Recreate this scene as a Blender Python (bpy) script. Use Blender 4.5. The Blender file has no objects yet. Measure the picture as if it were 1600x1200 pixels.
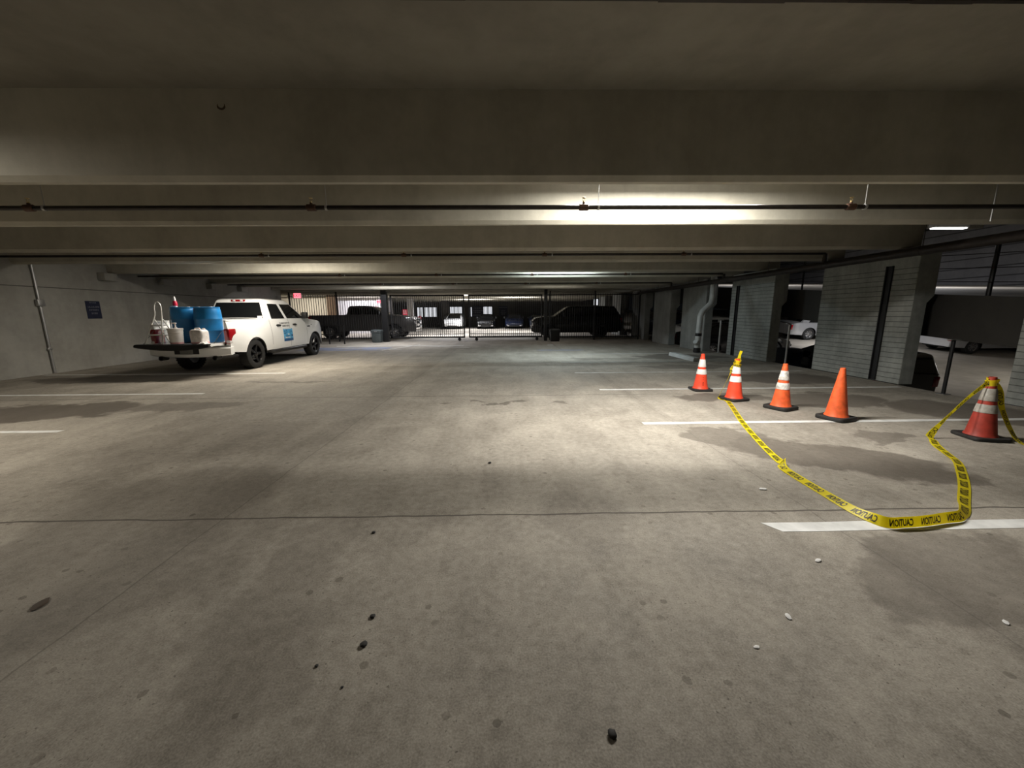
import bpy, bmesh, math, random
from mathutils import Vector, Matrix
R = math.radians
random.seed(7)
SC = bpy.context.scene
COL = SC.collection

# ------------------------------------------------------------------ camera
CAM_H = 1.5
FPX = 600.0
cam = bpy.data.cameras.new('camera')
cam.sensor_width = 36.0
cam.lens = 36.0 * FPX / 1600.0
cam.clip_end = 300
cam_ob = bpy.data.objects.new('camera', cam)
COL.objects.link(cam_ob)
PITCH, YAW, ROLL = R(10.44), R(0.95), R(0.35)
fw = Vector((math.sin(YAW) * math.cos(PITCH), math.cos(YAW) * math.cos(PITCH), -math.sin(PITCH)))
r0 = Vector((math.cos(YAW), -math.sin(YAW), 0))
u0 = r0.cross(fw)
cr = r0 * math.cos(ROLL) - u0 * math.sin(ROLL)
cu = r0 * math.sin(ROLL) + u0 * math.cos(ROLL)
M = Matrix((cr, cu, -fw)).transposed().to_4x4()
M.translation = (0, 0, CAM_H)
cam_ob.matrix_world = M
SC.camera = cam_ob

# ------------------------------------------------------------------ world and exposure
w = bpy.data.worlds.new('night')
w.use_nodes = True
w.node_tree.nodes['Background'].inputs[0].default_value = (0.5, 0.55, 0.62, 1)
w.node_tree.nodes['Background'].inputs[1].default_value = 0.004
SC.world = w
SC.view_settings.view_transform = 'Standard'
SC.view_settings.look = 'None'
SC.view_settings.gamma = 1
SC.view_settings.use_curve_mapping = False
SC.view_settings.exposure = 0.0

WARM = (1.0, 0.92, 0.79)
NEUT = (1.0, 0.965, 0.895)
COOL = (0.80, 0.95, 1.0)
WHITE = (0.96, 0.96, 1.0)
# x, y, z, power, colour, label : every lamp of the place (the fixtures are built further down)
LAMPS = [
    (2.05, 5.0, 3.17, 290, NEUT, 'ceiling light between the beams over the empty aisle before the cones'),
    (-6.1, 10.85, 3.17, 200, WARM, 'ceiling light over the aisle side of the white pickup'),
    (1.9, 13.35, 3.17, 150, COOL, 'cool white ceiling light over the bluish patch of aisle'),
    (-7.0, 3.1, 3.17, 145, WARM, 'warm ceiling light behind the beam nearest the wall with the blue sign'),
    (-5.6, 19.3, 3.17, 170, WHITE, 'ceiling light just before the gate, over the blue parking mark'),
    (2.6, 19.6, 3.17, 9, WARM, 'dim ceiling light just before the gate, over the black litter bin'),
    (-4.2, 27.9, 3.17, 480, WHITE, 'ceiling light beyond the gate, past the dark pickup'),
    (1.0, 31.9, 3.17, 400, WHITE, 'ceiling light beyond the gate, in front of the far parked cars'),
    (-3.0, 36.2, 3.17, 450, WHITE, 'ceiling light over the white hatchback at the far wall'),
    (-10.9, 29.6, 3.17, 170, (0.93, 0.9, 1.0), 'ceiling light beside the bright white partition beyond the fence'),
    (-14.2, 27.2, 3.17, 120, WARM, 'ceiling light before the beige partition beyond the fence'),
]
# lamps of the neighbouring ramp bay
RAMP_LAMPS = [
    (19.0, 10.5, 1.15, 130, NEUT, 'ramp light under the upper deck, nearest the entrance of the lower ramp'),
    (17.5, 19.5, 1.9, 90, WHITE, 'ramp light under the upper deck, above the parked sedans'),
    (13.0, 14.5, 1.4, 40, WHITE, 'ramp light under the upper deck beside the dark sedan'),
    (15.4, 13.8, 4.27, 80, WHITE, 'long ramp light above the upper deck, seen over the main pipe'),
    (13.5, 21.0, 5.2, 150, WHITE, 'ramp light above the far end of the upper deck'),
]


# ------------------------------------------------------------------ materials
def new_mat(name):
    m = bpy.data.materials.new(name)
    m.use_nodes = True
    return m, m.node_tree.nodes, m.node_tree.links, m.node_tree.nodes['Principled BSDF']


def plain(name, col, rough=0.5, metal=0.0, noise=0.12, scale=9.0, bump=0.0, emit=0.0, coat=0.0, emit_col=None):
    m, N, L, b = new_mat(name)
    b.inputs['Roughness'].default_value = rough
    b.inputs['Metallic'].default_value = metal
    if coat:
        b.inputs['Coat Weight'].default_value = coat
        b.inputs['Coat Roughness'].default_value = 0.06
    tc = N.new('ShaderNodeTexCoord')
    no = N.new('ShaderNodeTexNoise')
    no.inputs['Scale'].default_value = scale
    no.inputs['Detail'].default_value = 5
    L.new(tc.outputs['Object'], no.inputs['Vector'])
    rp = N.new('ShaderNodeValToRGB')
    d = 1 - noise
    rp.color_ramp.elements[0].position = 0.3
    rp.color_ramp.elements[1].position = 0.7
    rp.color_ramp.elements[0].color = (col[0] * d, col[1] * d, col[2] * d, 1)
    u = 1 + noise * 0.5
    rp.color_ramp.elements[1].color = (min(1, col[0] * u), min(1, col[1] * u), min(1, col[2] * u), 1)
    L.new(no.outputs['Fac'], rp.inputs['Fac'])
    L.new(rp.outputs['Color'], b.inputs['Base Color'])
    if bump:
        bp = N.new('ShaderNodeBump')
        bp.inputs['Strength'].default_value = bump
        bp.inputs['Distance'].default_value = 0.01
        L.new(no.outputs['Fac'], bp.inputs['Height'])
        L.new(bp.outputs['Normal'], b.inputs['Normal'])
    if emit:
        b.inputs['Emission Color'].default_value = (*(emit_col or col), 1)
        b.inputs['Emission Strength'].default_value = emit
    return m


class NT:
    """tiny math-node helper"""
    def __init__(s, m):
        s.N, s.L = m.node_tree.nodes, m.node_tree.links

    def math(s, op, a, b=None, clamp=False):
        n = s.N.new('ShaderNodeMath')
        n.operation = op
        n.use_clamp = clamp
        for i, v in enumerate((a, b)):
            if v is None:
                continue
            if isinstance(v, (int, float)):
                n.inputs[i].default_value = v
            else:
                s.L.new(v, n.inputs[i])
        return n.outputs[0]

    def noise(s, vec, scale, detail=4, rough=0.55, dist=0.0):
        n = s.N.new('ShaderNodeTexNoise')
        n.inputs['Scale'].default_value = scale
        n.inputs['Detail'].default_value = detail
        n.inputs['Roughness'].default_value = rough
        n.inputs['Distortion'].default_value = dist
        s.L.new(vec, n.inputs['Vector'])
        return n

    def ramp(s, fac, stops):
        n = s.N.new('ShaderNodeMapRange')
        n.inputs['From Min'].default_value = stops[0]
        n.inputs['From Max'].default_value = stops[1]
        n.inputs['To Min'].default_value = stops[2]
        n.inputs['To Max'].default_value = stops[3]
        n.interpolation_type = 'SMOOTHSTEP'
        s.L.new(fac, n.inputs['Value'])
        return n.outputs[0]

    def mix(s, fac, a, b):
        n = s.N.new('ShaderNodeMix')
        n.data_type = 'RGBA'
        ins = [i for i in n.inputs if i.type == 'RGBA']
        if isinstance(fac, (int, float)):
            n.inputs[0].default_value = fac
        else:
            s.L.new(fac, n.inputs[0])
        for i, v in zip(ins, (a, b)):
            if isinstance(v, tuple):
                i.default_value = (*v, 1)
            else:
                s.L.new(v, i)
        return [o for o in n.outputs if o.type == 'RGBA'][0]


def floor_material():
    m, N, L, b = new_mat('stained_concrete_floor')
    t = NT(m)
    tc = N.new('ShaderNodeTexCoord')
    P = tc.outputs['Object']
    big = t.noise(P, 0.33, 6, 0.6).outputs['Fac']
    mid = t.noise(P, 1.7, 7, 0.65, 0.4).outputs['Fac']
    fine = t.noise(P, 17, 6, 0.7).outputs['Fac']
    grit = t.noise(P, 120, 3, 0.6).outputs['Fac']
    # streaks along the lane
    mp = N.new('ShaderNodeMapping')
    mp.inputs['Scale'].default_value = (1.5, 0.28, 1)
    L.new(P, mp.inputs['Vector'])
    streak = t.noise(mp.outputs[0], 1.6, 5, 0.6).outputs['Fac']
    v = t.math('ADD', t.math('MULTIPLY', big, 0.26), t.math('MULTIPLY', mid, 0.32))
    v = t.math('ADD', v, t.math('MULTIPLY', fine, 0.30))
    v = t.math('ADD', v, t.math('MULTIPLY', grit, 0.34))
    v = t.math('ADD', v, t.math('MULTIPLY', streak, 0.2))
    v = t.ramp(v, (0.48, 0.93, 0.0, 1.0))
    col = t.mix(v, (0.140, 0.122, 0.099), (0.45, 0.413, 0.353))
    sp = N.new('ShaderNodeSeparateXYZ')
    L.new(P, sp.inputs[0])
    X, Y = sp.outputs[0], sp.outputs[1]
    # warp used to give the stains and other dark patches ragged outlines
    wa = t.noise(P, 1.1, 5, 0.62)
    ws = N.new('ShaderNodeSeparateColor')
    L.new(wa.outputs['Color'], ws.inputs[0])
    wx = t.math('MULTIPLY', t.math('SUBTRACT', ws.outputs[0], 0.5), 1.5)
    wy = t.math('MULTIPLY', t.math('SUBTRACT', ws.outputs[1], 0.5), 1.5)
    XW, YW = t.math('ADD', X, wx), t.math('ADD', Y, wy)
    dark = None
    # cx, cy, rx, ry, angle, strength
    for cx, cy, rx, ry, an, st in [
            (3.5, 3.75, 1.05, 0.55, -0.55, 0.62), (2.75, 4.45, 0.6, 0.3, -0.3, 0.5), (4.0, 3.25, 0.45, 0.25, 0, 0.5),
            (4.6, 4.35, 0.5, 0.16, 0.2, 0.45), (3.9, 6.6, 0.85, 0.4, 0.0, 0.6), (5.6, 6.4, 1.1, 0.5, 0.1, 0.62), (6.9, 5.5, 1.0, 0.8, 0.1, 0.6),
            (6.3, 8.6, 1.3, 0.7, 0, 0.62), (5.0, 10.6, 1.4, 0.35, 0, 0.5), (6.0, 13.0, 1.5, 0.9, 0, 0.6), (3.5, 12.6, 1.2, 0.3, 0, 0.4),
            (-7.4, 6.05, 1.5, 0.62, 0.12, 0.7), (-5.3, 6.3, 0.9, 0.4, 0.1, 0.42), (-9.0, 9.3, 2.6, 0.55, 0.05, 0.55), (-4.9, 8.6, 1.0, 0.12, 0, 0.4),  # the widest of these darkens the floor behind the pickup
            (2.6, 1.9, 0.7, 0.4, 0.2, 0.42), (3.2, 1.3, 0.9, 0.35, 0, 0.4), (-1.2, 1.9, 0.3, 1.0, 0, 0.18),
            (0.1, 6.35, 0.34, 0.08, 0, 0.6), (-1.1, 6.3, 0.16, 0.06, 0, 0.6), (0.95, 6.35, 0.16, 0.07, 0, 0.55), (-0.4, 6.45, 0.2, 0.05, 0, 0.5),
            (0.6, 2.8, 0.25, 0.5, 0, 0.12), (-2.6, 2.6, 0.9, 1.3, 0.3, 0.2), (-3.6, 4.6, 1.2, 0.8, 0.3, 0.18)]:
        ca, sa = math.cos(an), math.sin(an)
        dx, dy = t.math('SUBTRACT', XW, cx), t.math('SUBTRACT', YW, cy)
        u = t.math('ADD', t.math('MULTIPLY', dx, ca / rx), t.math('MULTIPLY', dy, sa / rx))
        q = t.math('ADD', t.math('MULTIPLY', dx, -sa / ry), t.math('MULTIPLY', dy, ca / ry))
        d = t.math('ADD', t.math('MULTIPLY', u, u), t.math('MULTIPLY', q, q))
        k = t.ramp(d, (0.70, 1.15, min(0.9, st * 1.15), 0.0))
        dark = k if dark is None else t.math('MAXIMUM', dark, k)
    col = t.mix(dark, col, (0.085, 0.070, 0.056))
    # chewing gum and oil drips: small black spots
    vo = N.new('ShaderNodeTexVoronoi')
    vo.voronoi_dimensions = '2D'
    vo.inputs['Scale'].default_value = 2.1
    L.new(P, vo.inputs['Vector'])
    vs = N.new('ShaderNodeSeparateColor')
    L.new(vo.outputs['Color'], vs.inputs[0])
    rad = t.ramp(vs.outputs[0], (0.5, 1.0, 0.0, 0.036))
    gum = t.math('MULTIPLY', t.math('LESS_THAN', t.math('ADD', vo.outputs['Distance'], t.math('MULTIPLY', t.math('SUBTRACT', fine, 0.5), 0.03)), rad), t.math('GREATER_THAN', vs.outputs[1], 0.45))
    col = t.mix(t.math('MULTIPLY', gum, 0.6), col, (0.09, 0.075, 0.06))
    vo2 = N.new('ShaderNodeTexVoronoi')
    vo2.voronoi_dimensions = '2D'
    vo2.inputs['Scale'].default_value = 9
    L.new(P, vo2.inputs['Vector'])
    vs2 = N.new('ShaderNodeSeparateColor')
    L.new(vo2.outputs['Color'], vs2.inputs[0])
    sp2 = t.math('MULTIPLY', t.math('LESS_THAN', t.math('ADD', vo2.outputs['Distance'], t.math('MULTIPLY', t.math('SUBTRACT', fine, 0.5), 0.35)), 0.16), t.math('GREATER_THAN', vs2.outputs[1], 0.84))
    sp2 = t.math('MULTIPLY', sp2, t.ramp(mid, (0.45, 0.6, 0, 0.5)))
    col = t.mix(sp2, col, (0.10, 0.085, 0.068))
    # fine black pits in the worn surface
    pit = t.noise(P, 62, 2, 0.5).outputs['Fac']
    pk = t.math('MULTIPLY', t.ramp(pit, (0.66, 0.72, 0.0, 0.75)), t.ramp(mid, (0.40, 0.62, 0.25, 1.0)))
    col = t.mix(pk, col, (0.06, 0.05, 0.04))
    # construction joints
    wob = t.math('MULTIPLY', t.math('SUBTRACT', t.noise(P, 2.2, 4).outputs['Fac'], 0.5), 0.06)
    jt = None
    for base, off, wd, st in [(Y, 2.68, 0.009, 0.85), (Y, 6.96, 0.012, 0.7), (Y, 11.1, 0.02, 0.55), (Y, 15.2, 0.025, 0.5),
                              (X, -2.12, 0.006, 0.5), (X, 2.32, 0.006, 0.4), (X, -2.3, 0.22, 0.17), (X, 2.32, 0.08, 0.12)]:
        d = t.math('ABSOLUTE', t.math('SUBTRACT', t.math('ADD', base, wob), off))
        k = t.ramp(d, (wd * 0.5, wd * 1.6, st, 0.0))
        jt = k if jt is None else t.math('MAXIMUM', jt, k)
    col = t.mix(jt, col, (0.07, 0.06, 0.05))
    # worn blue paint of the two reserved stalls
    wear = t.ramp(mid, (0.38, 0.60, 0.10, 0.62))
    for cx, cy, rx, ry in [(-7.0, 17.0, 1.8, 0.75)]:
        a = t.ramp(t.math('ABSOLUTE', t.math('SUBTRACT', X, cx)), (rx, rx + 0.1, 1, 0))
        c = t.ramp(t.math('ABSOLUTE', t.math('SUBTRACT', Y, cy)), (ry, ry + 0.1, 1, 0))
        col = t.mix(t.math('MULTIPLY', t.math('MULTIPLY', a, c), wear), col, (0.16, 0.24, 0.46))
    a = t.ramp(t.math('ABSOLUTE', t.math('SUBTRACT', X, 2.3)), (0.8, 1.1, 1, 0))
    c = t.ramp(t.math('ABSOLUTE', t.math('SUBTRACT', Y, 15.75)), (0.2, 0.35, 1, 0))
    col = t.mix(t.math('MULTIPLY', t.math('MULTIPLY', a, c), t.math('MULTIPLY', wear, 0.6)), col, (0.10, 0.15, 0.34))
    L.new(col, b.inputs['Base Color'])
    L.new(t.ramp(mid, (0.3, 0.7, 0.72, 0.9)), b.inputs['Roughness'])
    b.inputs['Specular IOR Level'].default_value = 0.3
    bp = N.new('ShaderNodeBump')
    bp.inputs['Strength'].default_value = 0.25
    bp.inputs['Distance'].default_value = 0.004
    L.new(t.math('ADD', fine, grit), bp.inputs['Height'])
    L.new(bp.outputs[0], b.inputs['Normal'])
    return m


def concrete(name, c0, c1, courses=0.0, scale=1.2, ztop=None, seams=()):
    """board-marked or block-coursed painted concrete; courses = height of one course"""
    m, N, L, b = new_mat(name)
    t = NT(m)
    tc = N.new('ShaderNodeTexCoord')
    P = tc.outputs['Object']
    n1 = t.noise(P, scale, 7, 0.62, 0.3).outputs['Fac']
    n2 = t.noise(P, scale * 9, 5, 0.6).outputs['Fac']
    mp = N.new('ShaderNodeMapping')
    mp.inputs['Scale'].default_value = (3.0, 3.0, 0.25)
    L.new(P, mp.inputs['Vector'])
    n3 = t.noise(mp.outputs[0], scale, 5, 0.6).outputs['Fac']
    v = t.math('ADD', t.math('MULTIPLY', n1, 0.5), t.math('ADD', t.math('MULTIPLY', n2, 0.2), t.math('MULTIPLY', n3, 0.3)))
    col = t.mix(t.ramp(v, (0.36, 0.64, 0, 1)), c0, c1)
    h = n2
    if courses or seams:
        sp = N.new('ShaderNodeSeparateXYZ')
        L.new(P, sp.inputs[0])
        Z = sp.outputs[2]
        k = None
        if courses:
            f = t.math('FRACT', t.math('DIVIDE', Z, courses))
            k = t.math('LESS_THAN', f, 0.12)
            ge = N.new('ShaderNodeNewGeometry')
            gs = N.new('ShaderNodeSeparateXYZ')
            L.new(ge.outputs['True Normal'], gs.inputs[0])
            k = t.math('MULTIPLY', k, t.math('GREATER_THAN', t.math('ABSOLUTE', gs.outputs[0]), 0.6))
            if ztop:
                k = t.math('MULTIPLY', k, t.math('LESS_THAN', Z, ztop))
        for s in seams:
            q = t.math('LESS_THAN', t.math('ABSOLUTE', t.math('SUBTRACT', Z, s)), 0.012)
            k = q if k is None else t.math('MAXIMUM', k, q)
        col = t.mix(t.math('MULTIPLY', k, 0.8), col, tuple(c * 0.22 for c in c0))
        h = t.math('SUBTRACT', t.math('MULTIPLY', n2, 0.3), k)
    L.new(col, b.inputs['Base Color'])
    b.inputs['Roughness'].default_value = 0.75
    bp = N.new('ShaderNodeBump')
    bp.inputs['Strength'].default_value = 0.35
    bp.inputs['Distance'].default_value = 0.01
    L.new(h, bp.inputs['Height'])
    L.new(bp.outputs[0], b.inputs['Normal'])
    return m


MT = {
    'floor': floor_material(),
    'tee': concrete('painted_tee_concrete', (0.345, 0.325, 0.268), (0.455, 0.432, 0.362), scale=0.9),
    'slab': concrete('deck_underside_concrete', (0.19, 0.175, 0.145), (0.26, 0.242, 0.203), scale=0.6),
    'pier': concrete('coursed_pier_block', (0.19, 0.202, 0.19), (0.33, 0.34, 0.318), courses=0.106, ztop=2.38, scale=1.4),
    'pier_plain': concrete('plain_pier_concrete', (0.19, 0.195, 0.185), (0.29, 0.295, 0.28), scale=1.4),
    'wall': concrete('grey_wall_concrete', (0.32, 0.31, 0.28), (0.43, 0.42, 0.385), scale=0.8, seams=(2.24,)),
    'bay_wall': concrete('ramp_bay_coursed_wall', (0.20, 0.20, 0.212), (0.28, 0.28, 0.292), courses=0.42, scale=0.7),
    'white_wall': concrete('white_painted_wall', (0.66, 0.65, 0.64), (0.78, 0.77, 0.76), scale=0.8),
    'beige_wall': concrete('beige_painted_wall', (0.50, 0.46, 0.39), (0.62, 0.58, 0.50), scale=0.8),
    'brown_wall': concrete('brown_painted_wall', (0.13, 0.085, 0.055), (0.20, 0.135, 0.09), scale=0.8),
    'dark_wall': concrete('dark_far_wall', (0.12, 0.11, 0.105), (0.18, 0.17, 0.16), scale=0.8),
    'ramp': concrete('ramp_deck_concrete', (0.34, 0.31, 0.26), (0.48, 0.44, 0.38), scale=0.5),
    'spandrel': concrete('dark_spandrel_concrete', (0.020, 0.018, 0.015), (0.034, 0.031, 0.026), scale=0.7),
    'line': plain('worn_white_line_paint', (0.72, 0.72, 0.70), 0.6, noise=0.22, scale=7),
    'line_worn': plain('very_worn_white_line_paint', (0.52, 0.51, 0.48), 0.65, noise=0.35, scale=5),
    'steel_black': plain('black_painted_steel', (0.012, 0.012, 0.013), 0.45, 0.2),
    'pipe': plain('black_sprinkler_pipe', (0.030, 0.024, 0.021), 0.42, 0.4, noise=0.4),
    'pipe_red': plain('rusty_coupling', (0.075, 0.036, 0.022), 0.55, 0.3, noise=0.4),
    'brass': plain('brass_head', (0.55, 0.42, 0.20), 0.35, 0.9),
    'galv': plain('galvanised_rod', (0.45, 0.45, 0.45), 0.4, 0.8),
    'pvc': plain('grey_white_drain_pipe', (0.50, 0.51, 0.50), 0.5, noise=0.2, scale=4),
    'orange': plain('bright_orange_cone', (1.0, 0.085, 0.035), 0.45, noise=0.1),
    'orange_dirty': plain('faded_orange_cone', (0.86, 0.135, 0.035), 0.55, noise=0.3, scale=12),
    'orange_red_shaded': plain('shade_darkened_red_cone', (0.40, 0.045, 0.028), 0.55, noise=0.3, scale=12),  # reddish cone, with the shade on it darkened into the colour
    'collar': plain('white_reflective_collar', (0.85, 0.83, 0.80), 0.35, noise=0.1),
    'collar_dirty': plain('dirty_reflective_collar', (0.70, 0.68, 0.63), 0.45, noise=0.5, scale=22),
    'collar_dirty_shaded': plain('shade_darkened_dirty_collar', (0.40, 0.375, 0.33), 0.5, noise=0.4, scale=18),  # dirty white, darkened further to carry the shade on that cone
    'rubber': plain('black_rubber', (0.022, 0.021, 0.020), 0.7, noise=0.3, bump=0.3),
    'tape': plain('yellow_caution_tape', (0.95, 0.84, 0.03), 0.35, noise=0.06),
    'ink': plain('black_print', (0.008, 0.008, 0.008), 0.5),
    'white_paint': plain('white_car_paint', (0.83, 0.83, 0.82), 0.28, noise=0.02, coat=0.7),
    'black_paint': plain('black_car_paint', (0.0045, 0.0045, 0.005), 0.25, noise=0.02, coat=0.6),
    'grey_paint': plain('dark_grey_car_paint', (0.075, 0.070, 0.067), 0.3, noise=0.02, coat=0.6),
    'silver_paint': plain('silver_car_paint', (0.55, 0.56, 0.58), 0.28, 0.5, noise=0.02, coat=0.6),
    'navy_paint': plain('dark_blue_car_paint', (0.012, 0.018, 0.045), 0.28, noise=0.02, coat=0.6),
    'glass': plain('tinted_glass', (0.006, 0.007, 0.008), 0.06, noise=0.02, coat=0.4),
    'trim': plain('black_plastic_trim', (0.010, 0.010, 0.010), 0.5),
    'chrome': plain('chrome', (0.75, 0.75, 0.76), 0.12, 1.0, noise=0.02),
    'rim_black': plain('gloss_black_rim', (0.012, 0.012, 0.013), 0.18, 0.3, noise=0.02),
    'rim_silver': plain('silver_rim', (0.55, 0.55, 0.56), 0.25, 0.9, noise=0.05),
    'tire': plain('tyre_rubber', (0.016, 0.016, 0.016), 0.75, noise=0.2, bump=0.3),
    'red_lens': plain('red_lamp_lens', (0.30, 0.008, 0.012), 0.12, noise=0.05, coat=0.8),
    'clear_lens': plain('clear_lamp_lens', (0.72, 0.70, 0.70), 0.1, noise=0.05, coat=0.8),
    'barrel': plain('blue_plastic_drum', (0.012, 0.175, 0.44), 0.38, noise=0.15, scale=5),
    'pail': plain('white_plastic_pail', (0.82, 0.79, 0.76), 0.45, noise=0.12, scale=10),
    'jug': plain('milky_plastic_jug', (0.80, 0.76, 0.74), 0.5, noise=0.25, scale=12),
    'pink': plain('pink_residue', (0.70, 0.36, 0.38), 0.6, noise=0.2),
    'alu': plain('white_aluminium', (0.80, 0.79, 0.76), 0.35, 0.3, noise=0.08),
    'red_plastic': plain('red_plastic', (0.62, 0.02, 0.06), 0.35),
    'white_plastic': plain('white_plastic', (0.82, 0.80, 0.80), 0.4),
    'crate': plain('dark_maroon_crate', (0.014, 0.007, 0.007), 0.6, noise=0.4, scale=20),
    'board': plain('grey_board', (0.20, 0.20, 0.19), 0.7),
    'rag': plain('white_rag', (0.80, 0.78, 0.76), 0.9, noise=0.1, bump=0.3),
    'magnet_blue': plain('sky_blue_print', (0.10, 0.42, 0.72), 0.4, noise=0.6, scale=16),
    'magnet_dark': plain('deep_blue_print', (0.015, 0.10, 0.28), 0.4, noise=0.5, scale=16),
    'sign_navy': plain('navy_sign', (0.012, 0.017, 0.05), 0.5),
    'sign_text': plain('sign_white_print', (0.26, 0.26, 0.30), 0.5),
    'exit_box': plain('exit_sign_housing', (0.55, 0.50, 0.50), 0.5),
    'exit_face': plain('lit_exit_face', (1.0, 0.28, 0.32), 0.5, emit=1.5, emit_col=(1.0, 0.24, 0.29)),
    'exit_red': plain('lit_exit_letters', (0.9, 0.0, 0.03), 0.5, emit=0.9, emit_col=(1.0, 0.0, 0.05)),
    'red_sign': plain('red_sign_paint', (0.75, 0.06, 0.10), 0.5, noise=0.1),
    'lit_glass': plain('lit_window_glass', (0.9, 0.9, 0.9), 0.4, emit=0.75, emit_col=(0.92, 0.95, 1.0)),
    'lamp_lens': plain('lamp_lens', (1, 1, 1), 0.4, emit=6.0, emit_col=(1, 0.97, 0.92)),
    'lamp_box': plain('lamp_housing', (0.55, 0.55, 0.53), 0.5),
    'bin_grey': plain('grey_green_bin', (0.065, 0.078, 0.080), 0.55, noise=0.2),
    'stone': plain('dark_pebble', (0.030, 0.028, 0.026), 0.8, noise=0.3),
    'leaf': plain('dry_brown_leaf', (0.060, 0.040, 0.025), 0.8, noise=0.3),
    'paper': plain('white_paper_scrap', (0.75, 0.74, 0.72), 0.8),
    'blue_glow': plain('blue_white_lamp', (0.3, 0.4, 1.0), 0.3, emit=1.6, emit_col=(0.35, 0.45, 1.0)),
}


def make_translucent(m, col, fac):
    N, L = m.node_tree.nodes, m.node_tree.links
    out = [n for n in N if n.type == 'OUTPUT_MATERIAL'][0]
    tr = N.new('ShaderNodeBsdfTranslucent')
    tr.inputs['Color'].default_value = (*col, 1)
    mx = N.new('ShaderNodeMixShader')
    mx.inputs[0].default_value = fac
    L.new(N['Principled BSDF'].outputs[0], mx.inputs[1])
    L.new(tr.outputs[0], mx.inputs[2])
    L.new(mx.outputs[0], out.inputs['Surface'])


make_translucent(MT['tape'], (1.0, 0.90, 0.04), 0.5)


# ------------------------------------------------------------------ mesh helpers
class MB:
    def __init__(s):
        s.v, s.f = [], []

    def add(s, vs, fs):
        o = len(s.v)
        s.v += [tuple(v) for v in vs]
        s.f += [tuple(i + o for i in f) for f in fs]
        return s

    def box(s, x0, x1, y0, y1, z0, z1):
        vs = [(x, y, z) for x in (x0, x1) for y in (y0, y1) for z in (z0, z1)]
        return s.add(vs, [(0, 1, 3, 2), (4, 6, 7, 5), (0, 4, 5, 1), (2, 3, 7, 6), (0, 2, 6, 4), (1, 5, 7, 3)])

    def bbox(s, x0, x1, y0, y1, z0, z1, r=0.01, seg=2):
        """rounded box"""
        b = bmesh.new()
        vs = [b.verts.new((x, y, z)) for x in (x0, x1) for y in (y0, y1) for z in (z0, z1)]
        for q in [(0, 1, 3, 2), (4, 6, 7, 5), (0, 4, 5, 1), (2, 3, 7, 6), (0, 2, 6, 4), (1, 5, 7, 3)]:
            b.faces.new([vs[i] for i in q])
        bmesh.ops.recalc_face_normals(b, faces=b.faces)
        bmesh.ops.bevel(b, geom=b.edges[:], offset=r, segments=seg, affect='EDGES', profile=0.5)
        b.verts.index_update()
        s.add([v.co[:] for v in b.verts], [[v.index for v in f.verts] for f in b.faces])
        b.free()
        return s

    def tube(s, pts, r, n=10, cap=True):
        pts = [Vector(p) for p in pts]
        rs = r if isinstance(r, (list, tuple)) else [r] * len(pts)
        rings = []
        up = Vector((0, 0, 1))
        prev = None
        for i, p in enumerate(pts):
            if i == 0:
                t = pts[1] - p
            elif i == len(pts) - 1:
                t = p - pts[i - 1]
            else:
                t = (pts[i + 1] - p).normalized() + (p - pts[i - 1]).normalized()
            t.normalize()
            if prev is None:
                a = t.cross(up)
                if a.length < 0.05:
                    a = t.cross(Vector((1, 0, 0)))
            else:
                a = prev - t * prev.dot(t)
            a.normalize()
            prev = a
            b = t.cross(a)
            rings.append([p + (a * math.cos(k * 2 * math.pi / n) + b * math.sin(k * 2 * math.pi / n)) * rs[i] for k in range(n)])
        return s.loft(rings, True, cap)

    def loft(s, rings, closed=True, cap=True):
        o = len(s.v)
        n = len(rings[0])
        for rg in rings:
            s.v += [tuple(p) for p in rg]
        for i in range(len(rings) - 1):
            for k in range(n if closed else n - 1):
                a, b = o + i * n + k, o + i * n + (k + 1) % n
                s.f.append((a, b, b + n, a + n))
        if cap and closed:
            s.f.append(tuple(o + k for k in range(n))[::-1])
            e = o + (len(rings) - 1) * n
            s.f.append(tuple(e + k for k in range(n)))
        return s

    def lathe(s, prof, c=(0, 0, 0), n=32, axis='z', cap=True):
        rings = []
        for r, h in prof:
            rg = []
            for k in range(n):
                a = 2 * math.pi * k / n
                x, y = r * math.cos(a), r * math.sin(a)
                p = (x, y, h) if axis == 'z' else ((x, h, y) if axis == 'y' else (h, x, y))
                rg.append((p[0] + c[0], p[1] + c[1], p[2] + c[2]))
            rings.append(rg)
        return s.loft(rings, True, cap)

    def quad(s, a, b, c, d):
        return s.add([a, b, c, d], [(0, 1, 2, 3)])

    def plate(s, a, b, c, d, th):
        """quad with thickness th along its normal (outwards)"""
        A, B, C, D = map(Vector, (a, b, c, d))
        n = (B - A).cross(D - A).normalized() * th
        return s.add([A, B, C, D, A + n, B + n, C + n, D + n],
                     [(3, 2, 1, 0), (4, 5, 6, 7), (0, 1, 5, 4), (1, 2, 6, 5), (2, 3, 7, 6), (3, 0, 4, 7)])

    def build(s, name, mat, parent=None, smooth=35, loc=None):
        me = bpy.data.meshes.new(name)
        me.from_pydata(s.v, [], s.f)
        b = bmesh.new()
        b.from_mesh(me)
        bmesh.ops.remove_doubles(b, verts=b.verts, dist=1e-5)
        bmesh.ops.recalc_face_normals(b, faces=b.faces)
        b.to_mesh(me)
        b.free()
        me.materials.append(MT[mat] if isinstance(mat, str) else mat)
        if smooth:
            me.polygons.foreach_set('use_smooth', [True] * len(me.polygons))
            me.set_sharp_from_angle(angle=R(smooth))
        o = bpy.data.objects.new(name, me)
        COL.objects.link(o)
        if parent:
            o.parent = parent
        if loc:
            o.location = loc
        return o


def tag(o, label=None, cat=None, group=None, kind=None):
    if label:
        o['label'] = label
    if cat:
        o['category'] = cat
    if group:
        o['group'] = group
    if kind:
        o['kind'] = kind
    return o


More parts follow.
